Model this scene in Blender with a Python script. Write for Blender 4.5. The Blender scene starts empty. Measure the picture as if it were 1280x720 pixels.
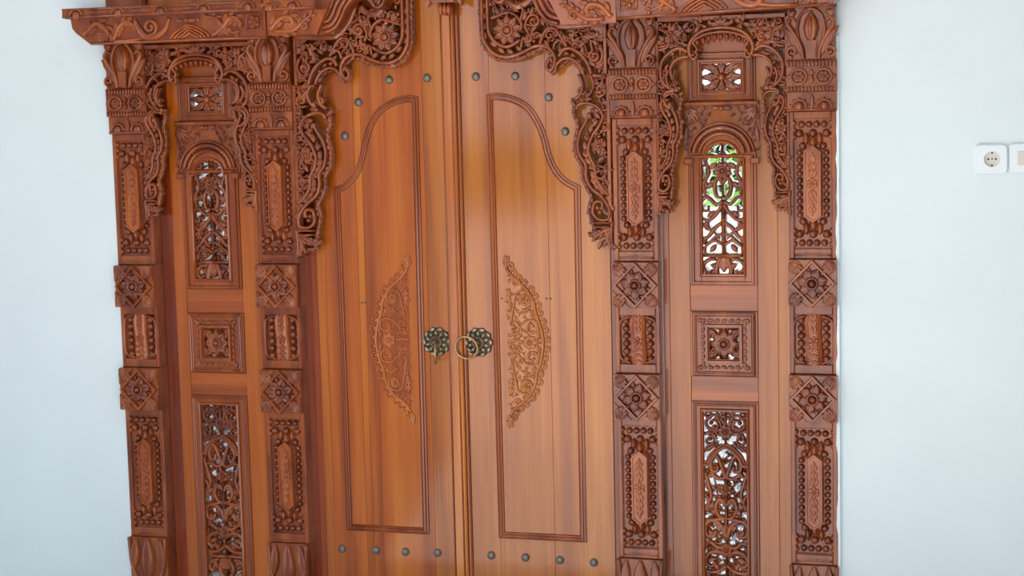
import bpy, math, random
import numpy as np
from mathutils import Vector, Matrix

random.seed(7)
PI = math.pi
S = bpy.context.scene
COL = S.collection

# ------------------------------------------------------------------ camera
YAW, PITCH, ROLL, FPX = 0.28807, -0.10536, -0.02408, 2100.0
CAM = Vector((1.5286, -4.6, 1.6))
fwd = Vector((-math.sin(YAW) * math.cos(PITCH), math.cos(YAW) * math.cos(PITCH), math.sin(PITCH)))
right = Vector((math.cos(YAW), math.sin(YAW), 0))
up = right.cross(fwd)
r2 = right * math.cos(ROLL) + up * math.sin(ROLL)
u2 = -right * math.sin(ROLL) + up * math.cos(ROLL)
cd = bpy.data.cameras.new('camera')
cam = bpy.data.objects.new('camera', cd)
COL.objects.link(cam)
cam.matrix_world = Matrix(((r2.x, u2.x, -fwd.x, CAM.x), (r2.y, u2.y, -fwd.y, CAM.y), (r2.z, u2.z, -fwd.z, CAM.z), (0, 0, 0, 1)))
cd.sensor_width = 36
cd.lens = FPX / 1280 * 36
cd.clip_start = 0.05
S.camera = cam

# ------------------------------------------------------------------ world, sun, exposure
W = bpy.data.worlds.new('sky')
S.world = W
W.use_nodes = True
bg = W.node_tree.nodes['Background']
bg.inputs['Color'].default_value = (0.80, 0.91, 1.0, 1)
bg.inputs['Strength'].default_value = 1.25
sd = bpy.data.lights.new('sun', 'SUN')
sd.energy = 6.0
sd.angle = 0.02
sd.color = (1.0, 0.97, 0.92)
sun = bpy.data.objects.new('sun', sd)
COL.objects.link(sun)
sun.location = (-2, -9, 12)
sun.rotation_euler = Vector((-0.12, -0.62, 0.78)).to_track_quat('Z', 'Y').to_euler()
vs = S.view_settings
vs.view_transform = 'Standard'
vs.look = 'None'
vs.exposure = 1.0
vs.gamma = 1
vs.use_curve_mapping = False


def portal(name, loc, rot, sx, sy):
    l = bpy.data.lights.new(name, 'AREA')
    l.shape = 'RECTANGLE'
    l.size, l.size_y = sx, sy
    l.cycles.is_portal = True
    o = bpy.data.objects.new(name, l)
    COL.objects.link(o)
    o.location, o.rotation_euler = loc, rot


# back opening of the room (a wide folding doorway to the terrace)
OX0, OX1, OZ1, YB = -1.05, 1.8, 2.75, -3.0
portal('added_opening_portal', (-4.25, -1.55, .975), (PI / 2, 0, -PI / 2), 2.5, 1.85)  # portal for the opening added in the left wall to brighten that side
portal('doorway_portal', ((OX0 + OX1) / 2, YB - .02, OZ1 / 2), (PI / 2, 0, 0), OX1 - OX0, OZ1)


# ------------------------------------------------------------------ materials
def lin(c):
    return tuple(((x / 255) / 12.92 if x / 255 <= .04045 else ((x / 255 + .055) / 1.055) ** 2.4) for x in c) + (1,)


def new_mat(name):
    m = bpy.data.materials.new(name)
    m.use_nodes = True
    nt = m.node_tree
    return m, nt, nt.nodes['Principled BSDF']


def plain(name, rgb, rough=.5, metal=0, noise=.06, scale=30, bump=0.0, coat=0):
    m, nt, b = new_mat(name)
    n, l = nt.nodes, nt.links
    tc = n.new('ShaderNodeTexCoord')
    no = n.new('ShaderNodeTexNoise')
    no.inputs['Scale'].default_value = scale
    no.inputs['Detail'].default_value = 5
    l.new(tc.outputs['Object'], no.inputs['Vector'])
    r = n.new('ShaderNodeValToRGB')
    c = lin(rgb)
    r.color_ramp.elements[0].position, r.color_ramp.elements[1].position = .3, .7
    r.color_ramp.elements[0].color = tuple(x * (1 - noise) for x in c[:3]) + (1,)
    r.color_ramp.elements[1].color = tuple(min(1, x * (1 + noise)) for x in c[:3]) + (1,)
    l.new(no.outputs['Fac'], r.inputs['Fac'])
    l.new(r.outputs['Color'], b.inputs['Base Color'])
    b.inputs['Roughness'].default_value = rough
    b.inputs['Metallic'].default_value = metal
    b.inputs['Coat Weight'].default_value = coat
    if bump:
        bp = n.new('ShaderNodeBump')
        bp.inputs['Strength'].default_value = bump
        bp.inputs['Distance'].default_value = .002
        l.new(no.outputs['Fac'], bp.inputs['Height'])
        l.new(bp.outputs['Normal'], b.inputs['Normal'])
    return m


def wood(name, dark, mid, light, along='Z', stretch=.05, scale=14, rough=.45, coat=1.0, coat_rough=.09, bump=.06, streak=.5):
    """varnished teak: long grain bands + fine fibres, shifted per object"""
    m, nt, b = new_mat(name)
    n, l = nt.nodes, nt.links
    tc = n.new('ShaderNodeTexCoord')
    oi = n.new('ShaderNodeObjectInfo')
    mul = n.new('ShaderNodeMath')
    mul.operation = 'MULTIPLY'
    mul.inputs[1].default_value = 37.0
    l.new(oi.outputs['Random'], mul.inputs[0])
    add = n.new('ShaderNodeVectorMath')
    add.operation = 'ADD'
    l.new(tc.outputs['Object'], add.inputs[0])
    l.new(mul.outputs[0], add.inputs[1])
    mp = n.new('ShaderNodeMapping')
    st = [1, 1, 1]
    st['XYZ'.index(along)] = stretch
    mp.inputs['Scale'].default_value = st
    l.new(add.outputs[0], mp.inputs['Vector'])
    n1 = n.new('ShaderNodeTexNoise')
    n1.inputs['Scale'].default_value = scale
    n1.inputs['Detail'].default_value = 4
    n1.inputs['Distortion'].default_value = .6
    l.new(mp.outputs[0], n1.inputs['Vector'])
    mp2 = n.new('ShaderNodeMapping')
    st2 = [1, 1, 1]
    st2['XYZ'.index(along)] = .02 if stretch < .2 else .15
    mp2.inputs['Scale'].default_value = st2
    l.new(add.outputs[0], mp2.inputs['Vector'])
    n2 = n.new('ShaderNodeTexNoise')
    n2.inputs['Scale'].default_value = 150
    n2.inputs['Detail'].default_value = 3
    l.new(mp2.outputs[0], n2.inputs['Vector'])
    mx = n.new('ShaderNodeMath')
    mx.operation = 'MULTIPLY_ADD'
    l.new(n2.outputs['Fac'], mx.inputs[0])
    mx.inputs[1].default_value = streak * .6
    l.new(n1.outputs['Fac'], mx.inputs[2])
    r = n.new('ShaderNodeValToRGB')
    e = r.color_ramp.elements
    o = streak * .3
    e[0].position, e[0].color = .29 + o, lin(dark)
    e[1].position, e[1].color = .74 + o, lin(light)
    k = e.new(.5 + o)
    k.color = lin(mid)
    l.new(mx.outputs[0], r.inputs['Fac'])
    l.new(r.outputs['Color'], b.inputs['Base Color'])
    bp = n.new('ShaderNodeBump')
    bp.inputs['Strength'].default_value = bump
    bp.inputs['Distance'].default_value = .001
    l.new(n2.outputs['Fac'], bp.inputs['Height'])
    l.new(bp.outputs['Normal'], b.inputs['Normal'])
    b.inputs['Roughness'].default_value = rough
    b.inputs['Coat Weight'].default_value = coat
    b.inputs['Coat Roughness'].default_value = coat_rough
    b.inputs['Coat IOR'].default_value = 1.55
    b.inputs['Specular IOR Level'].default_value = .12
    return m


WD = {
    'orange': wood('teak_orange', (130, 54, 5), (167, 81, 11), (190, 106, 22)),
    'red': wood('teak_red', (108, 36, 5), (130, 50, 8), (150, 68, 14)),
    'amber': wood('teak_amber', (146, 68, 8), (178, 94, 16), (198, 116, 28)),
    'tan': wood('teak_tan', (136, 66, 14), (168, 92, 24), (190, 116, 38)),
    'hazel': wood('teak_hazel', (126, 60, 12), (158, 84, 22), (182, 108, 36)),
    'brown': wood('teak_brown', (112, 46, 11), (138, 62, 17), (159, 82, 27)),
    'rail': wood('teak_rail', (118, 50, 8), (156, 72, 14), (182, 96, 26), along='X'),
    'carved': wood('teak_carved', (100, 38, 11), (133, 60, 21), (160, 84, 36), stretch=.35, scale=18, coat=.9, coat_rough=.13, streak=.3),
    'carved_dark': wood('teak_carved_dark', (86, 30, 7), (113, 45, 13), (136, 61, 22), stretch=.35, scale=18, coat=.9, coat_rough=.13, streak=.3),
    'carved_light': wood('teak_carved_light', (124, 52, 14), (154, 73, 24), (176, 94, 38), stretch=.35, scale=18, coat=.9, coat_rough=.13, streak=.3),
}
M_BRONZE = plain('aged_bronze', (168, 150, 122), .42, .8, .4, 60)
M_BRONZE_DARK = plain('dark_bronze', (72, 62, 47), .5, .7, .3, 60)
M_BRASS = plain('worn_brass', (176, 146, 112), .3, .95, .15, 60)
M_IRON = plain('grey_iron', (122, 116, 110), .5, .7, .12, 80)
M_WALL = plain('white_plaster', (218, 229, 233), .75, 0, .02, 4, .15)
M_CEIL = plain('ceiling_paint', (232, 232, 228), .85, 0, .01, 3)
M_FLOOR = plain('floor_tile_glaze', (202, 202, 202), .12, 0, .03, 3)
M_GROUND = plain('concrete_paving', (206, 190, 184), .85, 0, .08, 5, .3)
M_STONE = plain('dark_stone_paving', (84, 90, 95), .8, 0, .12, 4, .3)
M_GARDEN = plain('boundary_plaster', (222, 224, 226), .85, 0, .03, 4)
M_LEAF = plain('leaf_green', (72, 112, 22), .55, 0, .3, 3)
M_LEAF2 = plain('hedge_green', (186, 160, 44), .6, 0, .3, 2)
M_BARK = plain('bark', (96, 76, 58), .9, 0, .2, 20)
M_PLASTIC = plain('white_plastic', (224, 232, 235), .35, 0, .01, 10)
M_PLASTIC2 = plain('cream_plastic', (206, 202, 194), .35, 0, .01, 10)
M_HOLE = plain('contact_hole', (40, 36, 34), .6, 0, .01, 10)


# ------------------------------------------------------------------ mesh builder (u across, v up, w towards the viewer)
class MB:
    def __init__(self):
        self.v, self.f, self.s, self.n = [], [], [], 0

    def add(self, verts, faces, smooth=True):
        verts = np.asarray(verts, float)
        o = self.n
        self.v.append(verts)
        self.n += len(verts)
        for f in faces:
            self.f.append(tuple(i + o for i in f))
        self.s.extend([smooth] * len(faces))

    def merge(self, other, du=0, dv=0, dw=0, su=1, sv=1, sc=1):
        if not other.n:
            return
        P = np.concatenate(other.v) * sc * np.array([su, sv, 1.0]) + np.array([du, dv, dw])
        o = self.n
        self.v.append(P)
        self.n += len(P)
        flip = su * sv < 0
        for f in other.f:
            g = tuple(i + o for i in f)
            self.f.append(g[::-1] if flip else g)
        self.s.extend(other.s)

    def build(self, name, mat, parent=None, org=(0, 0, 0), s=1):
        """org: world position of the parent; geometry is given as (s*u, -w, v) in the world."""
        P = np.concatenate(self.v)
        Q = np.stack([s * P[:, 0] - org[0], -P[:, 2] - org[1], P[:, 1] - org[2]], 1)
        F = self.f if s > 0 else [f[::-1] for f in self.f]
        me = bpy.data.meshes.new(name)
        me.from_pydata(Q.tolist(), [], F)
        me.polygons.foreach_set('use_smooth', self.s)
        me.update()
        if mat:
            me.materials.append(mat)
        ob = bpy.data.objects.new(name, me)
        COL.objects.link(ob)
        if parent:
            ob.parent = parent
        return ob


def box(mb, u0, u1, v0, v1, w0, w1, ch=.0015):
    c = min(ch, (u1 - u0) * .3, (v1 - v0) * .3, (w1 - w0) * .5)
    V = [(u0, v0, w0), (u1, v0, w0), (u1, v1, w0), (u0, v1, w0),
         (u0, v0, w1 - c), (u1, v0, w1 - c), (u1, v1, w1 - c), (u0, v1, w1 - c),
         (u0 + c, v0 + c, w1), (u1 - c, v0 + c, w1), (u1 - c, v1 - c, w1), (u0 + c, v1 - c, w1)]
    F = [(3, 2, 1, 0), (8, 9, 10, 11)]
    for i in range(4):
        j = (i + 1) % 4
        F += [(i, j, j + 4, i + 4), (i + 4, j + 4, j + 8, i + 8)]
    mb.add(V, F, False)


def prism(mb, poly, w0, w1, ch=.0015):
    """polygon (counter-clockwise) extruded towards the viewer"""
    p = np.asarray(poly, float)
    n = len(p)
    a = np.concatenate([p, np.full((n, 1), w0)], 1)
    b = np.concatenate([p, np.full((n, 1), w1)], 1)
    F = [tuple(range(n))[::-1], tuple(range(n, 2 * n))]
    for i in range(n):
        j = (i + 1) % n
        F.append((i, j, j + n, i + n))
    mb.add(np.concatenate([a, b]), F, False)


def smooth_path(pts, k=5, closed=False):
    p = np.asarray(pts, float)
    if len(p) < 3 or k < 2:
        return p
    if closed:
        q = np.concatenate([p[-1:], p, p[:2]])
    else:
        q = np.concatenate([2 * p[:1] - p[1:2], p, 2 * p[-1:] - p[-2:-1]])
    out = []
    t = np.linspace(0, 1, k, endpoint=False)[:, None]
    for i in range(1, len(q) - 2):
        a, b, c, d = q[i - 1], q[i], q[i + 1], q[i + 2]
        out.append(.5 * (2 * b + (c - a) * t + (2 * a - 5 * b + 4 * c - d) * t ** 2 + (3 * b - a - 3 * c + d) * t ** 3))
    if not closed:
        out.append(p[-1:])
    return np.concatenate(out)


ROUND = [(-1, 0), (-.85, .7), (-.4, 1), (.4, 1), (.85, .7), (1, 0)]
RIDGE = [(-1, 0), (-.5, .55), (0, 1), (.5, .55), (1, 0)]
VEIN = [(-1, .1), (-.75, .8), (-.35, 1), (0, .45), (.35, 1), (.75, .8), (1, .1)]
FLATB = [(-1, .55), (-.8, 1), (.8, 1), (1, .55)]
BAND = [(-1, .5), (-.85, 1), (-.62, 1), (-.5, .45), (.5, .45), (.62, 1), (.85, 1), (1, .5)]
OGEE = [(-1, 0), (-.85, .6), (-.55, .7), (-.42, .4), (-.25, .4), (-.1, .9), (.35, 1.0), (.5, .5), (.68, .45), (.82, .65), (1, .0)]


def stroke(mb, pts, r, w, h, d=0.0, prof=ROUND, k=5, closed=False, hmin=.45):
    """carved line: profile swept along a path in the (u, v) plane; r is a number or a list of radii along the path; d = depth below w"""
    p = smooth_path(pts, k, closed)
    n = len(p)
    if n < 2:
        return
    if closed:
        t = np.roll(p, -1, 0) - np.roll(p, 1, 0)
    else:
        t = np.gradient(p, axis=0)
    L = np.hypot(t[:, 0], t[:, 1])
    L[L == 0] = 1
    t = t / L[:, None]
    nm = np.stack([-t[:, 1], t[:, 0]], 1)
    if np.isscalar(r):
        rr = np.full(n, float(r))
    else:
        rr = np.interp(np.linspace(0, 1, n), np.linspace(0, 1, len(r)), r)
    hh = h * (hmin + (1 - hmin) * rr / max(rr.max(), 1e-9))
    pr = list(prof)
    if d > 0:
        pr = [(pr[0][0], None)] + pr + [(pr[-1][0], None)]
    m = len(pr)
    V = np.zeros((n, m, 3))
    for j, (o, q) in enumerate(pr):
        V[:, j, :2] = p - nm * (o * rr)[:, None]
        V[:, j, 2] = w - d if q is None else w + q * hh
    F = []
    rng = n if closed else n - 1
    mm = m if d > 0 else m - 1
    for i in range(rng):
        a, b = i * m, ((i + 1) % n) * m
        for j in range(mm):
            j2 = (j + 1) % m
            F.append((a + j, a + j2, b + j2, b + j))
    if not closed:
        F.append(tuple(range(m))[::-1])
        F.append(tuple((n - 1) * m + j for j in range(m)))
    mb.add(V.reshape(-1, 3), F)


LEAFR = [.25, .8, 1.0, .8, .1]


def leaf(mb, u, v, ang, L, wd, w, h, d=0.0, bend=0.0, prof=VEIN, k=2):
    pts = []
    for i in range(5):
        t = i / 4
        a = ang + bend * t
        pts.append((u + L * t * math.cos(a), v + L * t * math.sin(a)))
    stroke(mb, pts, [wd * x for x in LEAFR], w, h, d, prof, k)


def bead(mb, u, v, r, w, h, nseg=8):
    V, F = [], []
    for q, (rr, hh) in enumerate(((1, 0), (.9, .5), (.55, .87))):
        for i in range(nseg):
            a = 2 * PI * i / nseg
            V.append((u + r * rr * math.cos(a), v + r * rr * math.sin(a), w + h * hh))
    V.append((u, v, w + h))
    for q in range(2):
        for i in range(nseg):
            j = (i + 1) % nseg
            F.append((q * nseg + i, q * nseg + j, (q + 1) * nseg + j, (q + 1) * nseg + i))
    for i in range(nseg):
        F.append((2 * nseg + i, 2 * nseg + (i + 1) % nseg, 3 * nseg))
    mb.add(V, F)


def curl(mb, cu, cv, R, a0, turns, r, w, h, d=0.0, hand=1, tail=None, eye=True, prof=ROUND):
    """spiral scroll: starts on the outside at angle a0 and winds in; tail = points that lead into it"""
    n = max(7, int(10 * turns))
    pts = list(tail or [])
    for i in range(n + 1):
        t = i / n
        a = a0 + hand * 2 * PI * turns * t
        q = R * (1 - .72 * t)
        pts.append((cu + q * math.cos(a), cv + q * math.sin(a)))
    stroke(mb, pts, [r * .8, r, r, r * .75], w, h, d, prof, 2)
    if eye:
        bead(mb, pts[-1][0], pts[-1][1], r * 1.35, w, h * 1.15)


def flower(mb, u, v, R, n, w, h, d=0.0, a0=0.0, pw=.42, core=.28, ring=True):
    for i in range(n):
        a = a0 + 2 * PI * i / n
        leaf(mb, u + R * .18 * math.cos(a), v + R * .18 * math.sin(a), a, R * .84, R * pw, w, h, d, 0, VEIN)
    if ring:
        stroke(mb, [(u + R * .36 * math.cos(2 * PI * i / 12), v + R * .36 * math.sin(2 * PI * i / 12)) for i in range(12)], R * .09, w + h * .6, h * .5, 0, ROUND, 1, True)
    bead(mb, u, v, R * core, w + h * .5, h * .9, 8)


def acanthus(mb, pts, r, w, h, d=0.0, lobes=4, side=0, spread=.9, ll=2.6):
    """leafy branch: a spine with leaf lobes along one or both sides"""
    p = smooth_path(pts, 4)
    stroke(mb, pts, [r, r, r * .4], w, h, d, ROUND, 4)
    n = len(p)
    for i in range(lobes):
        q = int((i + .6) / lobes * (n - 1))
        q = max(1, min(n - 2, q))
        t = p[q + 1] - p[q - 1]
        a = math.atan2(t[1], t[0])
        for s in ((1, -1) if side == 0 else (side,)):
            leaf(mb, p[q][0], p[q][1], a + s * spread, r * ll * (1.15 - .5 * i / lobes) * 1.5, r * 1.0, w, h * .9, d, -s * .5)


def inside(poly, x, y):
    c = False
    n = len(poly)
    j = n - 1
    for i in range(n):
        xi, yi = poly[i]
        xj, yj = poly[j]
        if (yi > y) != (yj > y) and x < (xj - xi) * (y - yi) / (yj - yi + 1e-12) + xi:
            c = not c
        j = i
    return c


def filler(mb, poly, sp, w, h, d, seed=1, keep=None, links=True, leaves=3, avoid=()):
    """openwork foliage: small curls and leaves joined by thin vines"""
    rnd = random.Random(seed)
    us = [p[0] for p in poly]
    vs_ = [p[1] for p in poly]
    P = []
    for _ in range(900):
        x, y = rnd.uniform(min(us), max(us)), rnd.uniform(min(vs_), max(vs_))
        if not inside(poly, x, y):
            continue
        if any((x - a) ** 2 + (y - b) ** 2 < c * c for a, b, c in avoid):
            continue
        if all((x - a) ** 2 + (y - b) ** 2 > (sp * .95) ** 2 for a, b in P):
            P.append((x, y))
    for i, (x, y) in enumerate(P):
        a = rnd.uniform(0, 2 * PI)
        if links:
            D = sorted(((x - a_) ** 2 + (y - b_) ** 2, a_, b_) for a_, b_ in P if (a_, b_) != (x, y))[:2]
            for _, a_, b_ in D:
                mx, my = (x + a_) / 2 + rnd.uniform(-.25, .25) * sp, (y + b_) / 2 + rnd.uniform(-.25, .25) * sp
                stroke(mb, [(x, y), (mx, my), (a_, b_)], sp * .11, w - h * .3, h * .7, d, ROUND, 2)
        if rnd.random() < .55:
            curl(mb, x, y, sp * .42, a, 1.0, sp * .12, w, h, d, rnd.choice((1, -1)))
            for q in range(leaves - 1):
                b = a + rnd.uniform(.8, 5)
                leaf(mb, x + sp * .38 * math.cos(b), y + sp * .38 * math.sin(b), b + .5, sp * .5, sp * .15, w, h, d, rnd.uniform(-.6, .6))
        else:
            for q in range(leaves + 1):
                b = a + q * 2 * PI / (leaves + 1) + rnd.uniform(-.3, .3)
                leaf(mb, x, y, b, sp * .62, sp * .17, w, h, d, rnd.uniform(-.7, .7))
            bead(mb, x, y, sp * .14, w + h * .4, h)


def fringe(mb, pts, r, w, h, d, step):
    """scalloped leafy lip along a path"""
    p = smooth_path(pts, 8)
    stroke(mb, pts, r * .75, w - h * .5, h * .8, d, FLATB, 3)
    acc, q = 0, 0
    for i in range(1, len(p)):
        acc += np.hypot(*(p[i] - p[i - 1]))
        if acc >= step:
            acc = 0
            q += 1
            t = p[i] - p[i - 1]
            a = math.atan2(t[1], t[0])
            rr = r * random.uniform(.85, 1.2)
            leaf(mb, p[i][0] - rr * math.cos(a), p[i][1] - rr * math.sin(a), a + random.uniform(-.35, .35), rr * 2.4, rr * .8, w - h * .2, h, d, random.uniform(-.5, .5))


# ------------------------------------------------------------------ scene graph helpers
def empty(name, loc, label, cat, group=None):
    o = bpy.data.objects.new(name, None)
    COL.objects.link(o)
    o.location = loc
    o.empty_display_size = .05
    o['label'], o['category'], o['kind'] = label, cat, 'thing'
    if group:
        o['group'] = group
    return o


def tag(o, label, cat, group=None, kind='thing'):
    o['label'], o['category'], o['kind'] = label, cat, kind
    if group:
        o['group'] = group
    return o


def structure(name, mb, mat, parent=None):
    o = mb.build(name, mat, parent)
    if not parent:
        o['kind'] = 'structure'
    return o


def copy_tree(o, parent=None):
    c = o.copy()
    COL.objects.link(c)
    if parent:
        c.parent = parent
    for ch in list(o.children):
        copy_tree(ch, c)
    return c


# ------------------------------------------------------------------ the setting
GX0, GX1, GZ1 = -1.076, 1.0905, 2.33           # hole in the front wall
WY = .030                                      # plaster face, w towards the viewer
mb = MB()
box(mb, -4.2, GX0, 0, 3.0, -.12, WY, 0)
box(mb, GX1, 4.6, 0, 3.0, -.12, WY, 0)
box(mb, GX0, GX1, GZ1, 3.0, -.12, WY, 0)
structure('wall_front', mb, M_WALL)
mb = MB()
rr = random.Random(4)
prev = None
for i in range(60):
    z = .3 + i * .025
    x = 1.0905 - max(0, rr.uniform(-.004, .0045))
    if prev:
        prism(mb, [(prev, z - .025), (1.097, z - .025), (1.097, z), (x, z)], .0285, .0425)
    prev = x
structure('trim_plaster', mb, M_WALL)
mb = MB()
box(mb, -4.3, -4.2, 0, .05, -.12, -YB, 0)
box(mb, -4.3, -4.2, 1.9, 3.0, -.12, -YB, 0)
box(mb, -4.3, -4.2, .05, 1.9, -.12, .3, 0)  # gap in this unseen wall is an added opening for fill light
box(mb, -4.3, -4.2, .05, 1.9, 2.8, -YB, 0)
structure('wall_left', mb, M_WALL)
mb = MB()
box(mb, 4.6, 4.7, 0, 3.0, -.12, -YB, 0)
structure('wall_right', mb, M_WALL)
mb = MB()
box(mb, -4.3, OX0, 0, 3.0, -YB, -YB + .15, 0)
box(mb, OX1, 4.7, 0, 3.0, -YB, -YB + .15, 0)
box(mb, OX0, OX1, OZ1, 3.0, -YB, -YB + .15, 0)
structure('wall_back', mb, M_WALL)
mb = MB()
box(mb, -4.3, 4.7, 3.0, 3.12, -.12, -YB + .15, 0)
structure('ceiling', mb, M_CEIL)
fl = bpy.data.objects.new('floor', None)
mb = MB()
box(mb, -4.3, 4.7, -.1, 0, -.12, -YB + .15, 0)
structure('floor', mb, M_FLOOR)
mb = MB()
box(mb, -40, 40, -.16, -.06, -YB + .15, 40, 0)
structure('terrace_ground', mb, M_GROUND)
mb = MB()
box(mb, -40, 40, -.16, -.06, -40, -.12, 0)
structure('garden_ground', mb, M_STONE)
mb = MB()
box(mb, -3.0, 9, -.06, 1.06, -4.3, -4.15, 0)
structure('boundary_wall', mb, M_GARDEN)
mb = MB()
box(mb, -3.6, -1.05, -.06, 2.6, -1.55, -1.4, 0)
structure('garden_side_wall', mb, M_GARDEN)


def shrub(name, loc, rx, ry, rz, n, mat, label, size, seed):
    rnd = np.random.RandomState(seed)
    e = empty(name, loc, label, 'shrub')
    g = rnd.normal(size=(n, 3))
    g /= np.linalg.norm(g, axis=1)[:, None]
    c = g * rnd.uniform(.45, 1, (n, 1)) ** .5 * np.array([rx, ry, rz]) + np.array([0, 0, rz * 1.02])
    t = rnd.normal(size=(n, 3))
    t /= np.linalg.norm(t, axis=1)[:, None]
    b = np.cross(t, g)
    b /= np.linalg.norm(b, axis=1)[:, None] + 1e-9
    sz = size * rnd.uniform(.6, 1.3, (n, 1))
    V = np.stack([c - t * sz, c + b * sz * .4, c + t * sz, c - b * sz * .4], 1).reshape(-1, 3)
    me = bpy.data.meshes.new('foliage')
    me.from_pydata(V.tolist(), [], [(4 * i, 4 * i + 1, 4 * i + 2, 4 * i + 3) for i in range(n)])
    me.materials.append(mat)
    o = bpy.data.objects.new('foliage', me)
    COL.objects.link(o)
    o.parent = e
    o['kind'] = 'stuff'
    s = MB()
    for q in range(3):
        a = q * 2.1
        stroke(s, [(.03 * math.cos(a), 0), (.1 * math.cos(a), rz * .5), (.3 * rx * math.cos(a), rz)], [.03, .02, .01], .01 * q, .03, .03, ROUND, 3)
    s.build('stem', M_BARK, e)
    return e


shrub('garden_shrub', (.10, 5.3, -.06), 1.0, .7, .85, 4200, M_LEAF, 'bright green shrub seen through the arched grille nearest the socket', .07, 3)
shrub('garden_shrub', (2.1, 5.6, -.06), .9, .7, .9, 3000, M_LEAF, 'green shrub beyond the white boundary wall, hidden by the pillar nearest the socket', .07, 4)
for i, (x, z, lab) in enumerate(((-12.0, .62, 'low olive hedge bush across the terrace, at the far end'), (-9.2, .66, 'low olive hedge bush across the terrace, second from the far end'),
                              (-6.4, .64, 'low olive hedge bush across the terrace, beside the tall one'), (-3.2, 1.35, 'tall olive bush across the terrace, beside the low hedge'),
                              (-.2, 1.5, 'tallest olive bush across the terrace'), (2.9, 1.2, 'tall olive bush across the terrace, at the near end'))):
    shrub('terrace_hedge', (x, -22.0, -.06), 1.38, .7, z, 2600, M_LEAF2, lab, .11, 20 + i)


# ------------------------------------------------------------------ door leaves
ZD0, ZD1 = .03, 2.16
MOLD = [(.112, 1.637), (.135, 1.640), (.180, 1.631), (.224, 1.606), (.252, 1.566), (.270, 1.521), (.281, 1.475), (.301, 1.428), (.332, 1.395), (.364, 1.378)]


def door_leaf(s, label, planks, studs):
    org = (s * .24, 0, ZD0)
    e = empty('door_leaf', org, label, 'door')
    for u0, u1, mat in planks:
        m = MB()
        box(m, u0 + .0002, u1 - .0002, ZD0, ZD1, -.040, 0, .0006)
        m.build('plank', WD[mat], e, org, s)
    # moulding that outlines the long field, with mitred corners
    m = MB()
    top = smooth_path(MOLD, 4)
    path = [tuple(p) for p in top] + [(.363, 1.0), (.3625, .366), (.24, .366), (.117, .366), (.115, 1.0)]
    outline(m, path, OGEE, .0105, 0, .0075)
    m.build('panel_molding', WD['brown'], e, org, s)
    # carved half medallion
    md = half_medallion(s)
    base = md[0].build('half_medallion', WD['tan' if s > 0 else 'orange'], e, org, s)
    base['label'] = 'carved half medallion'
    for nm, q in (('scallop_border', md[1]), ('leaf_scrolls', md[2])):
        q.build(nm, WD['tan' if s > 0 else 'orange'], base, org, s)
    for (u, v) in studs:
        m = MB()
        bead(m, u, v, .0128, 0, .010, 10)
        m.build('stud', M_IRON, e, org, s)
    return e, org


def outline(mb, path, prof, r, w, h):
    """closed moulding with mitred corners"""
    p = np.asarray(path, float)
    n = len(p)
    a = p - np.roll(p, 1, 0)
    b = np.roll(p, -1, 0) - p
    a /= np.linalg.norm(a, axis=1)[:, None]
    b /= np.linalg.norm(b, axis=1)[:, None]
    na, nb = np.stack([-a[:, 1], a[:, 0]], 1), np.stack([-b[:, 1], b[:, 0]], 1)
    m = na + nb
    m /= (np.sum(m * na, 1))[:, None]
    V = np.zeros((n, len(prof), 3))
    for j, (o, q) in enumerate(prof):
        V[:, j, :2] = p - m * (o * r)
        V[:, j, 2] = w + q * h
    F = []
    k = len(prof)
    for i in range(n):
        x, y = i * k, ((i + 1) % n) * k
        for j in range(k - 1):
            F.append((x + j, x + j + 1, y + j + 1, y + j))
    mb.add(V.reshape(-1, 3), F, False)


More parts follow.
